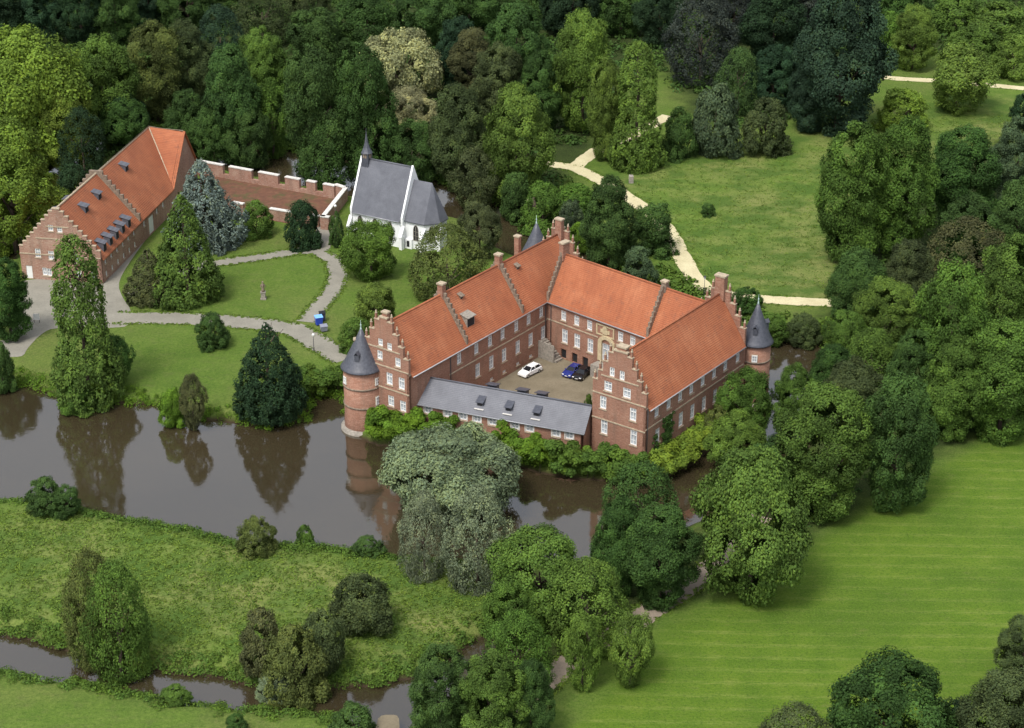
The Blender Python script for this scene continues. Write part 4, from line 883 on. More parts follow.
#T0
G_W = 'trees of the wood behind the moat'; G_R = 'trees right of the castle'; G_A = 'avenue trees along the woodland path'; G_T = 'bushes and trees of the park behind'; G_G = 'garden trees and bushes'; G_M = 'bushes on the south meadow'; G_S = 'shrubs at the foot of the castle'; G_B = 'bushes along the moat banks'
TR = [
 # left edge
 ('round', (-32, 30, 90, 165), 'YG', 'broadleaf_tree', 'big bright yellow green tree at the upper left edge', 'tree', G_W),
 ('round', (-40, 118, 58, 248), 'YG', 'broadleaf_tree', 'yellow green tree at the left edge just behind the stepped gable', 'tree', G_W),
 ('round', (40, 82, 96, 165), 'YG', 'broadleaf_tree', 'smaller yellow green crown between the big left tree and the gatehouse roof', 'tree', G_W),
 ('round', (68, 36, 138, 142), 'MG', 'broadleaf_tree', 'mid green tree just right of the big yellow green tree', 'tree', G_W),
 ('round', (122, 22, 186, 122), 'OL', 'broadleaf_tree', 'olive green tree above the ridge of the long tiled roof', 'tree', G_W),
 ('round', (160, 22, 214, 112), 'DO', 'broadleaf_tree', 'dark olive tree right of the olive green one', 'tree', G_W),
 ('round', (202, 46, 258, 156), 'TL', 'broadleaf_tree', 'fresh green tall tree standing at the moat behind the yard', 'tree', G_W),
 ('round', (236, 28, 288, 112), 'MG', 'broadleaf_tree', 'domed bright mid green tree behind the yard wall', 'tree', G_W),
 ('airy', (252, 80, 292, 152), 'MG', 'broadleaf_tree', 'loose green tree between the domed tree and the dark one', 'tree', G_W),
 ('round', (284, 48, 348, 176), 'DG', 'broadleaf_tree', 'tall dark green tree rising left of the chapel turret', 'tree', G_W),
 ('round', (286, 8, 348, 74), 'DG', 'broadleaf_tree', 'dark green tree behind the tall dark one by the chapel', 'tree', G_W),
 ('round', (232, -14, 292, 44), 'DO', 'broadleaf_tree', 'brownish olive tree at the top edge above the domed tree', 'tree', G_W),
 ('round', (158, -26, 216, 32), 'DG', 'broadleaf_tree', 'green tree at the top edge above the dark olive tree', 'tree', G_W),
 ('round', (165, 90, 210, 150), 'DG', 'broadleaf_tree', 'low dark green tree on the moat bank by the cross wing gable', 'tree', G_W),
 ('round', (-24, -34, 30, 44), 'VD', 'broadleaf_tree', 'very dark tree in the top left corner', 'tree', G_W),
 ('round', (18, -30, 66, 44), 'BD', 'broadleaf_tree', 'second dark tree from the top left corner', 'tree', G_W),
 ('round', (56, -34, 102, 46), 'VD', 'broadleaf_tree', 'dark tree at the top edge above the mid green tree', 'tree', G_W),
 ('round', (90, -30, 138, 44), 'DG', 'broadleaf_tree', 'dark green tree at the top edge left of the olive tree', 'tree', G_W),
 ('round', (124, -40, 172, 30), 'BD', 'broadleaf_tree', 'dark bluish tree at the top edge behind the olive tree', 'tree', G_W),
 ('round', (196, 6, 244, 74), 'BD', 'broadleaf_tree', 'dark bluish tree behind the fresh green tall one', 'tree', G_W),
 ('round', (205, -40, 250, 20), 'DG', 'broadleaf_tree', 'green tree in the top row left of the brownish olive one', 'tree', G_W),
 ('round', (280, -40, 330, 22), 'DO', 'broadleaf_tree', 'dull green tree in the top row above the chapel wood', 'tree', G_W),
 ('round', (100, 95, 150, 150), 'DG', 'broadleaf_tree', 'dark tree in the shade behind the ridge of the tiled outbuilding', 'tree', G_W),
 ('round', (58, 108, 104, 172), 'VD', 'broadleaf_tree', 'very dark tree added to darken the gap between left tree and outbuilding roof', 'tree', G_W),  # added tree, darkens a bright gap where dark water lies
 ('round', (96, 88, 146, 146), 'VD', 'broadleaf_tree', 'very dark tree over the moat behind the outbuilding ridge', 'tree', G_W),
 ('round', (190, 104, 236, 158), 'DG', 'broadleaf_tree', 'low dark tree on the moat bank behind the left part of the yard wall', 'tree', G_W),
 ('round', (228, 106, 272, 162), 'DG', 'broadleaf_tree', 'low dark tree on the moat bank behind the middle of the yard wall', 'tree', G_W),
 ('round', (300, 118, 352, 180), 'DG', 'broadleaf_tree', 'low dark tree on the moat bank left of the chapel', 'tree', G_W),
 ('bush', (50, 164, 92, 206), 'VD', 'bush', 'dark bush on the rear side of the tiled outbuilding', 'bush', G_W),
 # middle top
 ('round', (358, 26, 444, 100), 'PF', 'flowering_tree', 'large pale cream flowering tree in the dark wood', 'tree', G_W),
 ('round', (382, 86, 436, 140), 'PF', 'flowering_tree', 'smaller pale flowering tree below the large flowering one', 'tree', G_W),
 ('round', (334, 46, 394, 178), 'DG', 'broadleaf_tree', 'dark green tree directly behind the chapel turret', 'tree', G_W),
 ('round', (330, -6, 402, 60), 'DG', 'broadleaf_tree', 'dark green tree behind the large flowering tree on its left', 'tree', G_W),
 ('round', (392, -22, 456, 44), 'TL', 'broadleaf_tree', 'green tree behind the large flowering tree on its right', 'tree', G_W),
 ('round', (434, 18, 482, 92), 'BD', 'broadleaf_tree', 'bluish dark tree right of the large flowering tree', 'tree', G_W),
 ('round', (450, 28, 496, 100), 'BR', 'broadleaf_tree', 'brownish tree between the bluish dark tree and the grey green ones', 'tree', G_W),
 ('round', (486, 4, 548, 78), 'TL', 'broadleaf_tree', 'muted green tree left of the bright tall tree', 'tree', G_W),
 ('round', (472, 44, 524, 132), 'DO', 'broadleaf_tree', 'grey green tree behind the light green tree by the moat', 'tree', G_W),
 ('round', (515, 52, 565, 132), 'DG', 'broadleaf_tree', 'dark green tree tucked between the light and the bright tree', 'tree', G_W),
 ('round', (428, 86, 490, 184), 'DO', 'broadleaf_tree', 'dark olive tree behind the chapel apse', 'tree', G_W),
 ('round', (384, 120, 440, 180), 'DG', 'broadleaf_tree', 'dark tree just behind the chapel nave roof', 'tree', G_W),
 ('airy', (448, 148, 500, 206), 'DO', 'broadleaf_tree', 'low dark olive tree on the moat bank right of the chapel', 'tree', G_W),
 ('round', (440, -30, 500, 30), 'DG', 'broadleaf_tree', 'dark green tree at the top edge above the bluish dark one', 'tree', G_W),
 ('round', (492, -34, 548, 22), 'DG', 'broadleaf_tree', 'dark green tree at the top edge above the muted green tree', 'tree', G_W),
 ('round', (482, 86, 551, 202), 'LG', 'broadleaf_tree', 'light green tree with visible trunk standing at the moat', 'tree', G_W),
 ('round', (553, 12, 613, 132), 'LG', 'broadleaf_tree', 'bright green tall tree left of the pair by the path', 'tree', G_T),
 ('round', (586, 60, 628, 160), 'LG', 'broadleaf_tree', 'slim bright green tree leaning on the tall pointed one', 'tree', G_T),
 ('column', (610, 40, 664, 168), 'LG', 'pointed_tree', 'tall pointed light green tree beside the cream path', 'tree', G_T),
 ('round', (538, -30, 602, 36), 'VD', 'broadleaf_tree', 'dark tree at the top edge above the bright tall tree', 'tree', G_W),
 ('round', (592, -36, 652, 34), 'DG', 'broadleaf_tree', 'dark green tree at the top edge above the pointed tree', 'tree', G_W),
 ('round', (636, -26, 684, 46), 'VD', 'broadleaf_tree', 'very dark tree right of the pointed tree at the top', 'tree', G_W),
 ('round', (668, -6, 736, 82), 'PU', 'broadleaf_tree', 'dusky purple grey tree at the top centre right', 'tree', G_W),
 ('round', (700, -40, 770, 40), 'PU', 'broadleaf_tree', 'dusky purple grey tree in the row behind at the top', 'tree', G_W),
 ('round', (742, -20, 806, 76), 'VD', 'broadleaf_tree', 'nearly black tree behind the two teal bushes', 'tree', G_W),
 ('round', (780, -44, 830, 30), 'PU', 'broadleaf_tree', 'dusky tree at the top edge left of the tall dark giant', 'tree', G_W),
 ('round', (716, 48, 762, 112), 'TL', 'bush', 'left one of two dark teal bushes at the wood edge', 'bush', G_T),
 ('round', (750, 46, 798, 110), 'BD', 'bush', 'right one of two dark teal bushes at the wood edge', 'bush', G_T),
 ('bush', (688, 84, 742, 156), 'SG', 'bush', 'pale green round bush behind the broken trunk', 'bush', G_T),
 ('bush', (662, 108, 698, 158), 'DG', 'bush', 'dark bush left of the pale round bush', 'bush', G_T),
 ('bush', (740, 98, 792, 154), 'DO', 'bush', 'dark olive bush right of the pale round bush', 'bush', G_T),
 ('round', (797, -18, 888, 134), 'BD', 'broadleaf_tree', 'tall dark giant of a tree at the top right of the meadow', 'tree', G_T),
 ('round', (788, 56, 834, 132), 'BD', 'broadleaf_tree', 'dark tree at the left foot of the tall dark giant', 'tree', G_T),
 ('round', (893, 5, 936, 70), 'LG', 'broadleaf_tree', 'pale fresh green tree above the pale path at the top right', 'tree', G_T),
 ('bush', (875, 90, 932, 130), 'YG', 'bush', 'vivid yellow green bush by the pale path', 'bush', G_T),
 ('airy', (920, 44, 1000, 112), 'LG', 'broadleaf_tree', 'spreading green tree right of the vivid yellow green bush', 'tree', G_T),
 ('bush', (868, 12, 908, 60), 'MG', 'bush', 'green shrub left of the pale fresh green tree', 'bush', G_T),
 ('bush', (926, -8, 986, 34), 'MG', 'bush', 'broad green shrub behind the pale fresh green tree', 'bush', G_T),
 ('bush', (968, 2, 1036, 46), 'MG', 'bush', 'broad green shrub in the top right corner', 'bush', G_T),
 ('bush', (944, 26, 1002, 62), 'MG', 'bush', 'green shrub above the spreading tree', 'bush', G_T),
 ('bush', (990, 36, 1040, 78), 'LG', 'bush', 'light green shrub at the right edge above the pale path', 'bush', G_T),
 ('bush', (872, -26, 930, 16), 'DG', 'bush', 'dark shrub at the top edge left of the broad green one', 'bush', G_T),
 ('bush', (1008, 92, 1044, 128), 'VD', 'bush', 'very dark bush at the right edge below the pale path', 'bush', G_T),
 # right group
 ('round', (818, 124, 890, 262), 'MG', 'broadleaf_tree', 'mid green tree at the left end of the big group above the meadow', 'tree', G_R),
 ('round', (866, 120, 938, 255), 'MG', 'broadleaf_tree', 'mid green tree second in the big group above the meadow', 'tree', G_R),
 ('round', (926, 126, 1000, 232), 'DG', 'broadleaf_tree', 'dark green tree right in the big group above the meadow', 'tree', G_R),
 ('round', (990, 118, 1046, 205), 'SG', 'broadleaf_tree', 'grey green tree at the right edge of the big group', 'tree', G_R),
 ('round', (936, 196, 998, 282), 'DG', 'broadleaf_tree', 'dark green tree in the middle of the right hand wood', 'tree', G_R),
 ('round', (988, 180, 1052, 262), 'DG', 'broadleaf_tree', 'dark green tree at the right edge under the grey green one', 'tree', G_R),
 ('round', (828, 250, 888, 324), 'DG', 'broadleaf_tree', 'dark green tree where the cream path meets the trees', 'tree', G_R),
 ('round', (930, 216, 1004, 292), 'BR', 'broadleaf_tree', 'greyish brown tree in the right hand wood', 'tree', G_R),
 ('round', (880, 240, 936, 320), 'DO', 'broadleaf_tree', 'dull olive tree left of the greyish brown one', 'tree', G_R),
 ('round', (856, 278, 916, 358), 'LG', 'broadleaf_tree', 'tree with a bright green top above the moat corner', 'tree', G_R),
 ('round', (822, 310, 874, 366), 'MG', 'broadleaf_tree', 'low green tree at the moat corner right of the round tower', 'tree', G_R),
 ('round', (844, 328, 902, 398), 'MG', 'broadleaf_tree', 'green tree below the bright topped one', 'tree', G_R),
 ('round', (914, 262, 990, 412), 'MG', 'broadleaf_tree', 'large mid green tree in the centre of the right hand wood', 'tree', G_R),
 ('round', (978, 234, 1052, 352), 'MG', 'broadleaf_tree', 'large mid green tree cut by the right edge', 'tree', G_R),
 ('round', (922, 338, 988, 440), 'MG', 'broadleaf_tree', 'green tree at the corner of the mown field', 'tree', G_R),
 ('round', (962, 320, 1046, 440), 'MG', 'broadleaf_tree', 'green tree at the right edge above the mown field', 'tree', G_R),
 ('round', (888, 330, 938, 420), 'DG', 'broadleaf_tree', 'dark tree in the gap left of the large mid green one', 'tree', G_R),
 ('round', (718, 368, 780, 432), 'MG', 'broadleaf_tree', 'green tree right against the outer wall of the east wing', 'tree', G_R),
 ('round', (772, 364, 816, 430), 'MG', 'broadleaf_tree', 'green tree below the right hand round tower', 'tree', G_R),
 ('round', (808, 344, 856, 412), 'DG', 'broadleaf_tree', 'dark green tree behind the row over the right moat', 'tree', G_R),
 ('round', (820, 360, 884, 430), 'DO', 'broadleaf_tree', 'grey olive domed tree over the right moat', 'tree', G_R),
 ('round', (708, 410, 768, 468), 'LG', 'broadleaf_tree', 'light green low tree beside the moat below the east wing', 'tree', G_R),
 ('round', (780, 384, 870, 520), 'MG', 'broadleaf_tree', 'big green tree in the middle of the group by the mown field', 'tree', G_R),
 ('round', (860, 374, 936, 512), 'DG', 'broadleaf_tree', 'big dark green tree next to the upper corner of the mown field', 'tree', G_R),
 ('round', (752, 434, 804, 508), 'DG', 'broadleaf_tree', 'dark green tree behind the large domed tree of the avenue', 'tree', G_R),
 ('bush', (700, 404, 736, 436), 'OL', 'bush', 'olive shrub further along the foot of the east wing', 'bush', G_S),
 # avenue
 ('round', (692, 450, 812, 600), 'MG', 'broadleaf_tree', 'large domed green tree at the left corner of the mown field', 'tree', G_A),
 ('round', (604, 460, 680, 540), 'DG', 'broadleaf_tree', 'dark green tree at the water below the front gable of the east wing', 'tree', G_A),
 ('round', (592, 500, 646, 596), 'DG', 'broadleaf_tree', 'dark tree at the water left of the path opening', 'tree', G_A),
 ('round', (622, 504, 698, 606), 'DG', 'broadleaf_tree', 'large dark green tree left of the path opening', 'tree', G_A),
 ('round', (490, 525, 590, 625), 'MG', 'broadleaf_tree', 'wide green tree right of the grey willows', 'tree', G_A),
 ('round', (546, 556, 630, 650), 'LG', 'broadleaf_tree', 'bright green tree in the middle of the avenue', 'tree', G_A),
 ('airy', (606, 612, 656, 688), 'LG', 'broadleaf_tree', 'small bright yellowish tree between path and mown field', 'tree', G_A),
 ('airy', (562, 612, 604, 690), 'LG', 'broadleaf_tree', 'small bright tree directly on the field side of the path', 'tree', G_A),
 ('round', (486, 572, 544, 640), 'MG', 'broadleaf_tree', 'green tree below the wide one right of the willows', 'tree', G_A),
 ('round', (486, 610, 550, 690), 'MG', 'broadleaf_tree', 'green tree left of the path near the bottom edge', 'tree', G_A),
 ('round', (410, 644, 472, 740), 'DG', 'broadleaf_tree', 'dark green tree at the bottom edge beside the pool of the stream', 'tree', G_A),
 ('round', (456, 654, 526, 750), 'MG', 'broadleaf_tree', 'green tree at the bottom edge in the middle of three', 'tree', G_A),
 ('round', (508, 660, 554, 740), 'DG', 'broadleaf_tree', 'dark tree at the bottom edge right of the other two', 'tree', G_A),
 ('willow', (384, 425, 516, 512), 'GG', 'willow', 'broad silvery grey willow in front of the gate wing', 'willow', 'willows at the moat'),
 ('willow', (400, 492, 448, 576), 'GG', 'willow', 'narrow grey willow at the left under the broad one', 'willow', 'willows at the moat'),
 ('willow', (442, 486, 512, 586), 'GG', 'willow', 'upright silvery willow in front of the broad one', 'willow', 'willows at the moat'),
 # bottom right
 ('round', (832, 650, 954, 780), 'DG', 'broadleaf_tree', 'dark green tree at the bottom edge of the mown field', 'tree', G_R),
 ('round', (756, 702, 836, 790), 'DO', 'broadleaf_tree', 'low dark tree cut by the bottom edge left of the larger one', 'tree', G_R),
 ('round', (958, 668, 1056, 790), 'DO', 'broadleaf_tree', 'grey olive tree in the bottom right corner', 'tree', G_R),
 ('round', (998, 616, 1050, 690), 'DO', 'broadleaf_tree', 'dark olive tree at the right edge above the bottom corner', 'tree', G_R),
 ('bush', (930, 698, 980, 760), 'VD', 'bush', 'very dark bush between the two bottom right trees', 'bush', G_R),
 # garden
 ('column', (46, 233, 115, 396), 'MG', 'pointed_tree', 'tall columnar tree with a wide skirt on the garden shore', 'tree', G_G),
 ('airy', (100, 334, 134, 382), 'DG', 'small_tree', 'small loose tree leaning out of the columnar tree', 'tree', G_G),
 ('round', (-18, 258, 31, 340), 'DG', 'broadleaf_tree', 'dark green tree at the left edge before the stepped gable', 'tree', G_G),
 ('bush', (-14, 344, 14, 384), 'DG', 'bush', 'dark bush on the shore at the left edge', 'bush', G_G),
 ('cone', (122, 244, 176, 302), 'BR', 'conifer', 'brownish green low conifer beside the bright green cone', 'conifer', G_G),
 ('cone', (148, 186, 220, 300), 'MG', 'conifer', 'bright green conical tree in front of the blue cedar', 'conifer', G_G),
 ('cedar', (168, 156, 238, 248), 'BC', 'cedar', 'blue grey cedar at the corner of the outbuilding', 'cedar', G_G),
 ('bush', (238, 200, 274, 236), 'MG', 'bush', 'fresh green bush in front of the yard wall', 'bush', G_G),
 ('bush', (283, 199, 321, 247), 'VD', 'bush', 'very dark upright bush in front of the yard wall', 'bush', G_G),
 ('bush', (328, 212, 344, 246), 'DG', 'bush', 'small dark bush at the yard gate', 'bush', G_G),
 ('bush', (194, 312, 230, 347), 'DG', 'bush', 'round dark bush alone on the lower lawn', 'bush', G_G),
 ('egg', (233, 315, 303, 414), 'VD', 'conifer', 'broad nearly black conifer with pointed top on the shore', 'conifer', G_G),
 ('airy', (176, 374, 208, 422), 'BR', 'small_tree', 'thin brownish shrub on the garden shore', 'bush', G_G),
 ('bush', (156, 388, 186, 418), 'BG', 'bush', 'low bright green bush left of the brownish shrub', 'bush', G_G),
 ('bush', (60, 372, 96, 404), 'MG', 'bush', 'low green bush under the columnar tree at the water', 'bush', G_G),
 ('round', (342, 220, 397, 280), 'LG', 'broadleaf_tree', 'round green tree in front of the chapel', 'tree', G_G),
 ('round', (410, 223, 484, 300), 'OL', 'broadleaf_tree', 'wide olive tree between chapel and west wing', 'tree', G_G),
 ('round', (456, 202, 502, 258), 'DO', 'broadleaf_tree', 'smaller dark olive tree behind the wide olive one', 'tree', G_G),
 ('airy', (354, 282, 400, 334), 'LG', 'small_tree', 'small yellowish green tree on the lawn behind the tower', 'tree', G_G),
 ('bush', (338, 316, 376, 350), 'MG', 'bush', 'green shrub right behind the round tower roof', 'bush', G_G),
 ('bush', (452, 262, 480, 292), 'MG', 'bush', 'low green bush beside the roof of the west wing', 'bush', G_G),
 # castle foot
 ('bush', (583, 394, 594, 420), 'MG', 'climbing_bush', 'narrow climber in the court beside the east gable', 'bush', G_S),
 # behind castle
 ('round', (582, 178, 636, 262), 'DG', 'broadleaf_tree', 'dark green tree left of the round dark tree by the cream path', 'tree', G_T),
 ('bush', (626, 203, 678, 254), 'DG', 'bush', 'round dark tree in the bend of the cream path', 'tree', G_T),
 ('bush', (618, 246, 660, 286), 'SG', 'bush', 'grey green bush on the far bank behind the north wing', 'bush', G_B),
 ('bush', (520, 180, 566, 226), 'MG', 'bush', 'green bush on the far bank above the rear tower', 'bush', G_B),
 ('bush', (552, 182, 598, 216), 'MG', 'bush', 'green bush below the cream path fork', 'bush', G_B),
 ('bush', (556, 200, 586, 232), 'SG', 'bush', 'bluish green bush right of the bare trunks', 'bush', G_B),
 ('bush', (498, 172, 534, 214), 'DG', 'bush', 'dark bush at the foot of the light green tree', 'bush', G_B),
 ('bush', (566, 222, 592, 246), 'BG', 'bush', 'small bright bush on the far bank behind the stepped gable', 'bush', G_B),
 ('bush', (752, 311, 790, 336), 'MG', 'bush', 'green bush on the bank behind the right hand tower', 'bush', G_B),
 ('bush', (784, 311, 824, 337), 'DO', 'bush', 'dull green bush on the bank below the cream path end', 'bush', G_B),
 ('bush', (728, 286, 764, 312), 'DG', 'bush', 'dark bush behind the pinnacles of the east wing', 'bush', G_B),
 ('bush', (700, 203, 716, 216), 'DG', 'bush', 'tiny dark bush alone in the meadow', 'bush', G_B),
 # south meadow
 ('bush', (26, 476, 66, 514), 'DG', 'bush', 'dark bush at the left of the south bank', 'bush', G_M),
 ('bush', (50, 484, 84, 516), 'DG', 'bush', 'lower dark bush next to it on the south bank', 'bush', G_M),
 ('bush', (237, 515, 275, 553), 'OL', 'bush', 'round olive bush on the south bank', 'bush', G_M),
 ('bush', (296, 524, 314, 540), 'MG', 'bush', 'tiny green bush right of the round olive one', 'bush', G_M),
 ('bush', (350, 534, 386, 556), 'DG', 'bush', 'low dark bushes on the bank left of the willows', 'bush', G_M),
 ('oval', (64, 550, 120, 655), 'OL', 'broadleaf_tree', 'left stem of the twin tall bushes on the south meadow', 'tree', G_M),
 ('oval', (84, 562, 148, 666), 'MG', 'broadleaf_tree', 'right and lower of the twin tall bushes on the south meadow', 'tree', G_M),
 ('bush', (236, 608, 290, 672), 'BR', 'bush', 'brownish green thicket at the stream', 'bush', G_M),
 ('bush', (296, 610, 348, 672), 'DO', 'bush', 'olive thicket right of the brownish one', 'bush', G_M),
 ('bush', (262, 622, 326, 690), 'OL', 'bush', 'wide brownish thicket in front of the two behind it at the stream', 'bush', G_M),
 ('bush', (330, 572, 396, 634), 'DO', 'bush', 'dark olive thicket in the middle of the meadow', 'bush', G_M),
 ('bush', (225, 713, 248, 734), 'DG', 'bush', 'tiny dark bush at the bottom edge', 'bush', G_M),
 ('bush', (328, 700, 380, 740), 'DG', 'bush', 'dark bush at the bottom edge left of the pool', 'bush', G_M),
 ('bush', (158, 682, 192, 704), 'MG', 'bush', 'low bush on the near bank of the stream', 'bush', G_M),
 ('bush', (256, 668, 290, 692), 'GG', 'bush', 'pale grey green shrub at the foot of the brownish thicket', 'bush', G_M),
]
for t in TR: tree(*t)
#T1
# ------------------------------------------------------------------ shrub borders: one continuous mass of leaves each
def border(line, wid, hgt, hue, label, n, z=-0.6, group=None, leaf=0.26):
    pts = np.array([G(x, y, z) for x, y in line]); seg = np.linalg.norm(np.diff(pts, axis=0), axis=1); cum = np.concatenate([[0], np.cumsum(seg)])
    c0_ = pts.mean(0); rt = empty('shrub_border', (c0_[0], c0_[1], z), label, 'shrubs', group)
    m = int(cum[-1] / 0.42) + 4; s_ = rng.uniform(0, cum[-1], m * 3); cx = np.interp(s_, cum, pts[:, 0]) + rng.uniform(-wid, wid, m * 3); cy = np.interp(s_, cum, pts[:, 1]) + rng.uniform(-wid, wid, m * 3)
    hz = rng.uniform(0.1, 1, m * 3) * hgt * (0.80 + 0.16 * np.sin(s_ * 0.9 + 1)) * (0.88 + 0.12 * np.sin(s_ * 2.3))
    rr = rng.uniform(0.55, 1.1, m * 3); k = rng.integers(0, m * 3, n); d = fib(n); d[:, 2] = np.where(rng.uniform(size=n) < 0.8, np.abs(d[:, 2]), d[:, 2])
    cen = np.column_stack([cx[k], cy[k], hz[k]]) + d * rr[k][:, None] * rng.uniform(0.6, 1.15, n)[:, None]; cen[:, 0] -= c0_[0]; cen[:, 1] -= c0_[1]; cen[:, 2] = np.abs(cen[:, 2])
    tc = rng.uniform(0.25, 0.8, m * 3)[k]; t = np.zeros((n, 3)); t[:, 0] = np.clip(tc + rng.normal(size=n) * 0.15, 0, 1); t[:, 1] = np.clip(rng.uniform(0, 0.9, m * 3)[k] + rng.normal(size=n) * 0.15, 0, 1)
    nor = d * 0.8 + fib(n) * 0.5; nor[:, 2] += 0.35; o = link('foliage', leaf_mesh('foliage', cen, nor, leaf, t), rt); o.color = (*HUE[hue], 1)
    for q in range(0, m * 3, 12): mb = MB(); mb.tube([(cx[q] - c0_[0], cy[q] - c0_[1], -0.8), (cx[q] - c0_[0] + 0.1, cy[q] - c0_[1], hz[q] * 0.8)], [0.06, 0.03], 5); mb.build('stem', 'bark', rt)
border([(375, 434), (388, 438), (405, 440), (425, 437), (448, 437)], 1.6, 5.2, 'BG', 'bright green shrub border round tower foot and front gable', 46000, group=G_S)
border([(497, 454), (515, 459), (535, 464), (552, 469)], 1.6, 5.0, 'BG', 'green shrub border under the middle of the gate wing', 34000, group=G_S)
border([(556, 470), (580, 472), (600, 471), (622, 474), (640, 477)], 1.8, 5.0, 'MG', 'darker green shrub border under the east gable', 46000, group=G_S)
border([(656, 474), (668, 466), (684, 456), (700, 444), (716, 430)], 1.9, 3.6, 'YG', 'yellowish green shrub border along the foot of the east wing', 30000, group=G_S)
border([(296, 386), (310, 388), (326, 386), (340, 386)], 2.6, 3.4, 'MG', 'dense green shrubs on the shore between conifer and tower', 24000, group=G_S, z=-0.3)
# ------------------------------------------------------------------ low vegetation that nobody could count
def fol(name, pts, nper, rad, hgt, leaf, hue, label, cat='undergrowth'):
    n = len(pts); P3 = np.repeat(pts, nper, 0); d = fib(len(P3)); d[:, 2] = np.abs(d[:, 2])
    s = np.repeat(rng.uniform(0.6, 1.3, n), nper)[:, None]; cen = P3 + d * np.array([rad, rad, hgt]) * s * rng.uniform(0.7, 1.05, len(P3))[:, None]
    tc = np.repeat(rng.uniform(0.25, 0.8, n), nper); t = np.zeros((len(P3), 3)); t[:, 0] = np.clip(tc + rng.normal(size=len(P3)) * 0.15, 0, 1); t[:, 1] = np.clip(np.repeat(rng.uniform(0, 0.9, n), nper) + rng.normal(size=len(P3)) * 0.15, 0, 1)
    nor = d + fib(len(P3)) * 0.6; nor[:, 2] += 0.4
    o = link(name, leaf_mesh(name, cen, nor, leaf, t)); o.color = (*HUE[hue], 1); return tag(o, label, cat, kind='stuff')
def scatter(n, x0, x1, y0, y1, test):
    P_ = np.stack([rng.uniform(x0, x1, n), rng.uniform(y0, y1, n)], 1); P_ = P_[test(P_)]
    return np.column_stack([P_, ground_z(P_)])
def shore(pl, n, lo, hi, test=None):
    out = []; pl = np.asarray(pl); seg = np.roll(pl, -1, 0) - pl; L = np.linalg.norm(seg, axis=1); k = rng.choice(len(pl), n, p=L / L.sum()); t = rng.uniform(0, 1, n)
    P_ = pl[k] + seg[k] * t[:, None] + rng.normal(size=(n, 2)) * 2.2; d = water_d(P_); m = (d < -lo) & (d > -hi)
    if test is not None: m &= test(P_)
    P_ = P_[m]; return np.column_stack([P_, ground_z(P_)])
S_SIDE = lambda P_: (sdist(P_, S_MEADOW) > -4)
fol('bank_plants', shore(MOAT, 9000, -0.2, 3.6, S_SIDE), 44, 0.85, 0.85, 0.20, 'MG', 'band of leafy green plants along the south bank of the moat')
fol('bank_plants', shore(STREAM, 4600, 0.3, 3.4), 44, 0.8, 0.7, 0.20, 'MG', 'bright green leafy plants lining both banks of the stream')
fol('bank_plants', shore(ISLAND, 6000, -0.3, 2.6, lambda P_: (P_[:, 0] < -26) & (P_[:, 1] < 320)), 44, 0.75, 0.8, 0.19, 'BG', 'bright green plants hanging over the garden shore of the moat')
fol('bank_plants', shore(MOAT, 5200, -0.3, 6.0, lambda P_: P_[:, 1] > 275), 26, 1.1, 1.3, 0.42, 'MG', 'green undergrowth along the far bank of the moat')
PATHL = [poly(q) for q in ([(520, 162), (555, 165), (574, 168), (592, 176), (612, 187), (636, 203), (656, 218), (670, 234)], [(574, 168), (586, 158), (600, 149), (625, 139), (648, 127), (664, 118), (690, 100)], [(868, 72), (940, 81), (1030, 89)], [(760, 516), (735, 547), (706, 573), (655, 608), (606, 640), (558, 671), (520, 704)])]
def clear_of_paths(P_):
    d = np.full(len(P_), 1e9)
    for l in PATHL:
        for a_, b_ in zip(l[:-1], l[1:]):
            a_, b_ = np.array(a_), np.array(b_); ab = b_ - a_; t = np.clip(((P_ - a_) @ ab) / (ab @ ab), 0, 1); d = np.minimum(d, np.linalg.norm(P_ - a_ - t[:, None] * ab, axis=1))
    return d > 5.0
fol('meadow_grass', scatter(26000, -100, 5, 195, 262, lambda P_: (sdist(P_, S_MEADOW) > 1) & (water_d(P_) < -2)), 8, 0.45, 0.26, 0.18, 'ME', 'rough tufted grass of the meadow between moat and stream', 'grass')
fol('meadow_grass', scatter(14000, 10, 130, 300, 420, lambda P_: (sdist(P_, N_MEADOW) > 5) & (water_d(P_) < -3)), 6, 0.5, 0.16, 0.18, 'ME', 'long tufted grass of the meadow behind the castle', 'grass')
fol('ivy', np.array([(*pt(EA, EU, 6.1 + rng.normal() * 0.75, -0.1), rng.uniform(0, 6.3)) for _ in range(150)] + [(*pt(EA, EU, 2.9 + rng.normal() * 0.35, -0.1), rng.uniform(0, 4.2)) for _ in range(40)]), 30, 0.35, 0.4, 0.2, 'DG', 'dark ivy climbing the outer wall of the east wing', 'ivy')
fol('wood_undergrowth', scatter(9000, -150, 150, 340, 560, lambda P_: (sdist(P_, WOOD[0]) > 0) & (water_d(P_) < -1) & clear_of_paths(P_)), 20, 1.6, 1.6, 0.6, 'DG', 'dark undergrowth on the floor of the wood behind the moat')
fol('wood_undergrowth', scatter(5000, -20, 160, 190, 400, lambda P_: (sdist(P_, WOOD[1]) > 3) & (water_d(P_) < -1) & (sdist(P_, FIELD) < -3) & clear_of_paths(P_)), 12, 1.0, 0.9, 0.45, 'DG', 'dark undergrowth beneath the trees right of the castle')
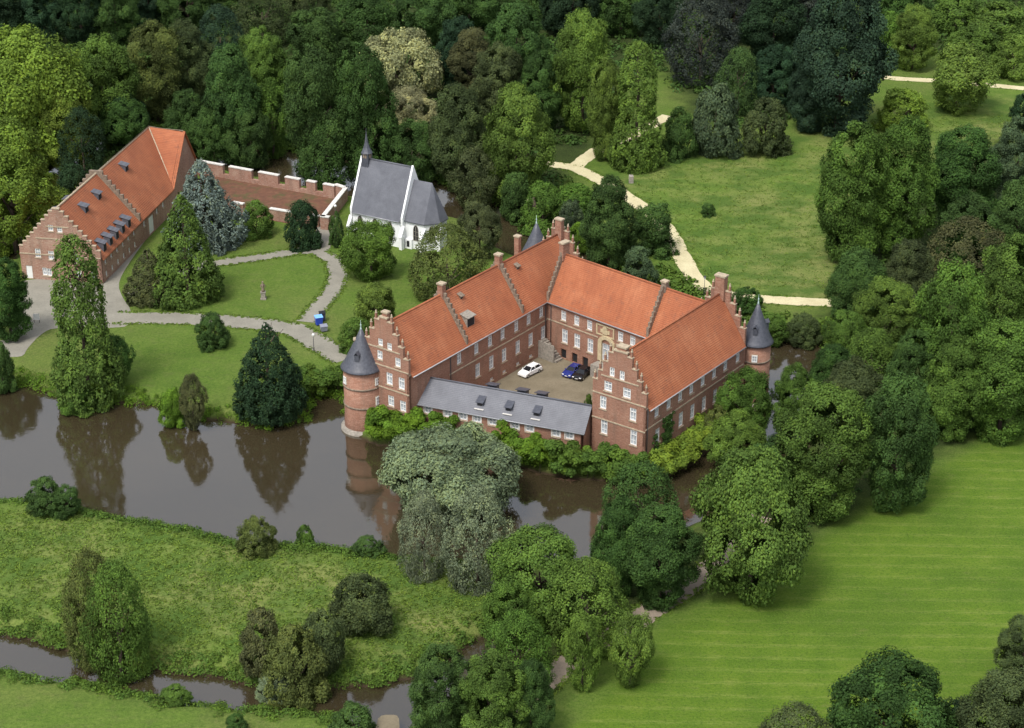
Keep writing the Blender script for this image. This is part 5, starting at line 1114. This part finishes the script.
def edge_pts(line, w, n):
    p = np.array([G(x, y) for x, y in line]); seg = np.linalg.norm(np.diff(p, axis=0), axis=1); cum = np.concatenate([[0], np.cumsum(seg)]); s_ = rng.uniform(0, cum[-1], n)
    x, y = np.interp(s_, cum, p[:, 0]), np.interp(s_, cum, p[:, 1]); i = np.clip(np.searchsorted(cum, s_) - 1, 0, len(seg) - 1); d = (p[i + 1] - p[i]) / seg[i][:, None]
    o = rng.choice([-1, 1], n) * (w + rng.normal(size=n) * 0.28); return np.column_stack([x - d[:, 1] * o, y + d[:, 0] * o, np.zeros(n)])
EP = [edge_pts(l, w, k) for l, w, k in (([(116, 318), (140, 318), (175, 318.5), (225, 321), (265, 325), (295, 330), (322, 345), (346, 360)], 2.5, 700), ([(306, 322), (318, 308), (332, 291), (338, 275), (333, 261), (318, 252), (300, 251), (270, 256), (240, 260), (205, 265)], 1.75, 900),
      ([(555, 165), (574, 168), (592, 176), (612, 187), (636, 203), (656, 218), (670, 234), (681, 255), (697, 281), (718, 293), (745, 297.5), (780, 300.5), (832, 303)], 2.05, 420), ([(868, 72), (902, 79), (940, 81), (975, 84), (1030, 89)], 1.9, 100), ([(760, 516), (735, 547), (706, 573), (655, 608), (606, 640), (558, 671), (520, 704)], 1.9, 800))]
fol('path_verge_grass', np.concatenate(EP), 14, 0.34, 0.16, 0.17, 'ME', 'ragged grass growing over the edges of the paths', 'grass')
# far wood beyond the picture, one mass
fw = []
low = crown('far_crown', 'round', 12, 1500, 0.17, 900)
co = np.zeros(len(low.vertices) * 3); low.vertices.foreach_get('co', co); co = co.reshape(-1, 3); tv = np.zeros(len(low.vertices) * 4); low.color_attributes['tint'].data.foreach_get('color', tv); tv = tv.reshape(-1, 4)
allv, allt = [], []
rng = np.random.default_rng(5)
for k in range(150):
    x = rng.uniform(-230, 260); y = rng.uniform(545, 640); r = rng.uniform(5, 8.5); h = rng.uniform(14, 22); a = rng.uniform(0, 6.28); ca_, sa_ = math.cos(a), math.sin(a)
    allv.append(np.stack([x + r * (co[:, 0] * ca_ - co[:, 1] * sa_), y + r * (co[:, 0] * sa_ + co[:, 1] * ca_), h / 2.2 * co[:, 2]], 1)); allt.append(tv)
V = np.concatenate(allv); T_ = np.concatenate(allt); n = len(V) // 4
me = bpy.data.meshes.new('far_wood'); me.vertices.add(len(V)); me.vertices.foreach_set('co', V.ravel()); me.loops.add(len(V)); me.loops.foreach_set('vertex_index', np.arange(len(V))); me.polygons.add(n); me.polygons.foreach_set('loop_start', np.arange(0, 4 * n, 4)); me.update()
ca = me.color_attributes.new('tint', 'FLOAT_COLOR', 'POINT'); ca.data.foreach_set('color', T_.ravel()); me.materials.append(M['leaves'])
o = link('far_wood', me); o.color = (*HUE['DG'], 1); tag(o, 'dark green mass of the far wood at the top edge', 'wood', kind='stuff')

# ------------------------------------------------------------------ vehicles and small things
def car(loc, rz, paint, label, suv=False):
    root = empty('parked_car', (*loc, 0.03), label, 'car', 'cars parked in the courtyard', rz)
    L, W_ = 4.3, 1.78; H_ = 1.5 if suv else 1.42
    prof = [(-2.15, 0.35), (-2.15, 0.75), (-2.05, 0.95), (-1.75, 1.02), (1.0, 0.98), (1.75, 0.85), (2.1, 0.68), (2.15, 0.35)]
    mb = MB(); n = len(prof)
    rings = []
    for y, k, zk in ((-W_ / 2, 0.965, 0.93), (-W_ / 2 + 0.12, 1.0, 1.0), (W_ / 2 - 0.12, 1.0, 1.0), (W_ / 2, 0.965, 0.93)):
        i = len(mb.v); mb.v += [(x * k, y, 0.35 + (z - 0.35) * zk) for x, z in prof]; rings.append(i)
    for a, b in zip(rings, rings[1:]):
        for k in range(n): mb.f.append((a + k, b + k, b + (k + 1) % n, a + (k + 1) % n)); mb.sm.append(False)
    mb.f.append(tuple(rings[0] + k for k in range(n))); mb.f.append(tuple(rings[-1] + k for k in reversed(range(n)))); mb.sm += [False, False]
    # roof and pillars
    rx0, rx1 = (-1.55, 0.25) if suv else (-1.3, 0.2)
    mb.prism([(rx0, -0.60, H_), (rx1, -0.60, H_ - 0.02), (rx1, 0.60, H_ - 0.02), (rx0, 0.60, H_)], 0.06)
    for s in (-1, 1):
        for p, q in (((rx0, 0.6 * s, H_ - 0.04), (-1.95 if suv else -1.9, 0.78 * s, 0.98)), ((rx1, 0.6 * s, H_ - 0.06), (1.0, 0.78 * s, 0.95)), ((-0.45, 0.62 * s, H_ - 0.04), (-0.4, 0.82 * s, 0.98))): mb.tube([p, q], [0.05, 0.05], 6)
        mb.box(0.72, 0.9, 0.86 * s - 0.08 + 0.04 * s, 0.86 * s + 0.08 + 0.04 * s, 0.95, 1.08)
    mb.build('body', paint, root)
    g = MB(); b0 = [(-1.9, -0.78, 1.0), (1.0, -0.78, 0.965), (1.0, 0.78, 0.965), (-1.9, 0.78, 1.0)]; t0 = [(rx0, -0.59, H_ - 0.065), (rx1, -0.59, H_ - 0.085), (rx1, 0.59, H_ - 0.085), (rx0, 0.59, H_ - 0.065)]
    for k in range(4): g.face([b0[k], b0[(k + 1) % 4], t0[(k + 1) % 4], t0[k]])
    g.face(t0); g.build('windows', 'car_glass', root)
    for x in (-1.32, 1.35):
        for s in (-1, 1):
            w_ = MB(); w_.lathe([(0.26, -0.11), (0.33, -0.09), (0.33, 0.09), (0.26, 0.11)], 18); Mw = Matrix.Translation((x, s * 0.80, 0.33)) @ Matrix.Rotation(R(90), 4, 'X')
            wo = w_.build('wheel', 'tyre', root, Mw); r_ = MB(); r_.lathe([(0.20, -0.125), (0.21, 0.125)], 12); r_.build('rim', 'rim', wo)
    for s in (-1, 1):
        h_ = MB(); h_.box(2.02, 2.13, s * 0.62 - 0.17, s * 0.62 + 0.17, 0.58, 0.72); h_.build('headlight', 'lamp_lens', root)
        h_ = MB(); h_.box(-2.17, -2.1, s * 0.68 - 0.12, s * 0.68 + 0.12, 0.72, 0.9); h_.build('tail_light', 'tail_lens', root)
    pl = MB(); pl.box(2.135, 2.16, -0.26, 0.26, 0.42, 0.53); pl.build('licence_plate', 'white_paint', root)
    return root
x, y = G(530, 374); car((x, y), R(48 + 180), 'white_lacquer', 'white hatchback parked alone in the castle courtyard', True)
x, y = G(572.5, 374); car((x, y), R(58 + 180), 'blue_lacquer', 'dark blue car parked beside the black one')
x, y = G(582, 376.5); car((x, y), R(62 + 180), 'black_lacquer', 'black car at the right of the blue car')
def lamp(px, py, h, label, globe=True):
    x, y = G(px, py); r = empty('street_lamp', (x, y, 0), label, 'street lamp', 'lamp posts along the paths')
    p = MB(); p.lathe([(0.10, 0), (0.10, 0.5), (0.055, 0.6), (0.045, h - 0.3)], 8); p.build('pole', 'dark_metal', r)
    g = MB()
    if globe: g.lathe([(0.08, h - 0.3), (0.22, h - 0.18), (0.27, h), (0.2, h + 0.18), (0.05, h + 0.26)], 12); g.build('lamp_globe', 'globe_white', r)
    else:
        g.lathe([(0.12, h - 0.3), (0.24, h + 0.1)], 6, smooth=False); g.build('lantern', 'globe_white', r); c = MB(); c.lathe([(0.32, h + 0.11), (0.05, h + 0.38)], 6, smooth=False); c.build('lamp_cap', 'dark_metal', r)
lamp(314, 351, 3.0, 'lamp post where the garden path nears the castle'); lamp(300, 246, 3.0, 'lamp post in front of the dark bush by the yard wall')
lamp(336, 222, 3.4, 'white globe lamp between the yard wall and the chapel'); lamp(704, 296, 3.6, 'lantern post beside the cream path behind the castle', False); lamp(668, 243, 3.2, 'lamp post by the dark round tree on the cream path', False)
# statue on the loop lawn
x, y = G(263.5, 299); s = empty('statue', (x, y, 0), 'weathered stone figure on a pedestal in the loop lawn', 'statue')
p = MB(); p.box(-0.5, 0.5, -0.5, 0.5, -0.1, 0.25); p.box(-0.38, 0.38, -0.38, 0.38, 0.25, 1.3); p.box(-0.47, 0.47, -0.47, 0.47, 1.3, 1.45); p.build('pedestal', 'grey_stone', s)
p = MB(); p.lathe([(0.30, 1.453), (0.33, 1.7), (0.22, 2.2), (0.27, 2.6), (0.33, 2.85), (0.12, 3.02), (0.10, 3.08), (0.17, 3.2), (0.17, 3.35), (0.06, 3.48)], 12); p.tube([(-0.28, 0, 2.8), (-0.42, -0.1, 2.5), (-0.25, -0.25, 2.3)], [0.09, 0.08, 0.06], 6); p.tube([(0.28, 0, 2.8), (0.45, 0, 2.45), (0.38, -0.1, 2.15)], [0.09, 0.08, 0.06], 6); p.build('figure', 'weathered_stone', s)
# bins beside the path
def bin_(px, py, m, lid, sz, label):
    x, y = G(px, py); b = empty('wheeled_bin', (x, y, 0.04), label, 'bin', 'bins at the path fork', R(20))
    p = MB(); w, d, h = sz
    i = len(p.v); p.v += [(-w * .42, -d * .42, 0.15), (w * .42, -d * .42, 0.15), (w * .42, d * .42, 0.15), (-w * .42, d * .42, 0.15), (-w / 2, -d / 2, h), (w / 2, -d / 2, h), (w / 2, d / 2, h), (-w / 2, d / 2, h)]
    for q in ((0, 3, 2, 1), (4, 5, 6, 7), (0, 1, 5, 4), (1, 2, 6, 5), (2, 3, 7, 6), (3, 0, 4, 7)): p.f.append(tuple(i + k for k in q)); p.sm.append(False)
    p.build('container', m, b)
    l = MB(); l.prism([(-w / 2 - .05, -d / 2 - .06, h + 0.04), (w / 2 + .05, -d / 2 - .06, h + 0.04), (w / 2 + .05, d / 2 + .05, h + 0.22), (-w / 2 - .05, d / 2 + .05, h + 0.22)], 0.03); l.build('lid', lid, b)
    for sx_ in (-1, 1):
        w_ = MB(); w_.lathe([(0.13, -0.05), (0.13, 0.05)], 12); w_.build('wheel', 'tyre', b, Matrix.Translation((sx_ * w * .4, d * .4, 0.13)) @ Matrix.Rotation(R(90), 4, 'Y'))
bin_(319, 325, 'bin_blue', 'bin_lid', (1.3, 1.0, 1.5), 'blue wheeled bin with pale blue lid at the path fork'); bin_(322.5, 321, 'fabric_dark', 'black_lacquer', (1.0, 0.9, 1.5), 'dark bin behind the blue bin'); bin_(324, 331.5, 'bin_grey', 'bin_grey', (1.2, 0.9, 1.0), 'low grey bin in front of the blue bin')
# small box and stele
x, y = G(37, 323); s = empty('notice_board', (x, y, 0.03), 'small white notice board standing on the forecourt', 'notice board')
p = MB(); p.box(-0.55, 0.55, -0.04, 0.04, 0.6, 1.7); p.build('panel', 'white_paint', s); p = MB(); p.box(-0.5, -0.42, 0.045, 0.12, -0.05, 1.75); p.box(0.42, 0.5, 0.045, 0.12, -0.05, 1.75); p.build('posts', 'dark_metal', s)
x, y = G(631, 183); s = empty('memorial_stone', (x, y, 0), 'upright grey stone on the grass below the tall trees', 'stone')
p = MB(); p.prism([(-0.5, -0.25, 1.5), (0.5, -0.25, 1.4), (0.42, 0.25, 1.7), (-0.45, 0.25, 1.8)], 1.8); p.build('stone_body', 'grey_stone', s)
# bare trunks
def snag(px, py, pts, rad, label, m='pale_bark'):
    x, y = G(px, py); s = empty('dead_trunk', (x, y, 0), label, 'dead tree'); p = MB(); p.tube(pts, rad, 10); p.build('trunk', m, s); return s
snag(708, 148, [(0, 0, -0.3), (-0.3, 0, 3), (-1.0, 0, 6.5), (-1.6, 0, 8.6), (-2.6, 0, 9.1)], [0.55, 0.5, 0.42, 0.38, 0.3], 'bare broken trunk leaning in front of the pale round bush')
snag(534, 226, [(0, 0, -0.3), (0.1, 0, 4), (-0.2, 0, 6.0)], [0.5, 0.42, 0.3], 'tall bare trunk behind the rear tower roof'); snag(531, 226, [(0, 0, -0.3), (-0.2, 0, 3), (-0.6, 0, 5.6)], [0.4, 0.33, 0.22], 'thinner bare trunk left of the tall one behind the rear tower')
for o in (castle, gh, ch, gwall):
    if 'site' in o: del o['site']
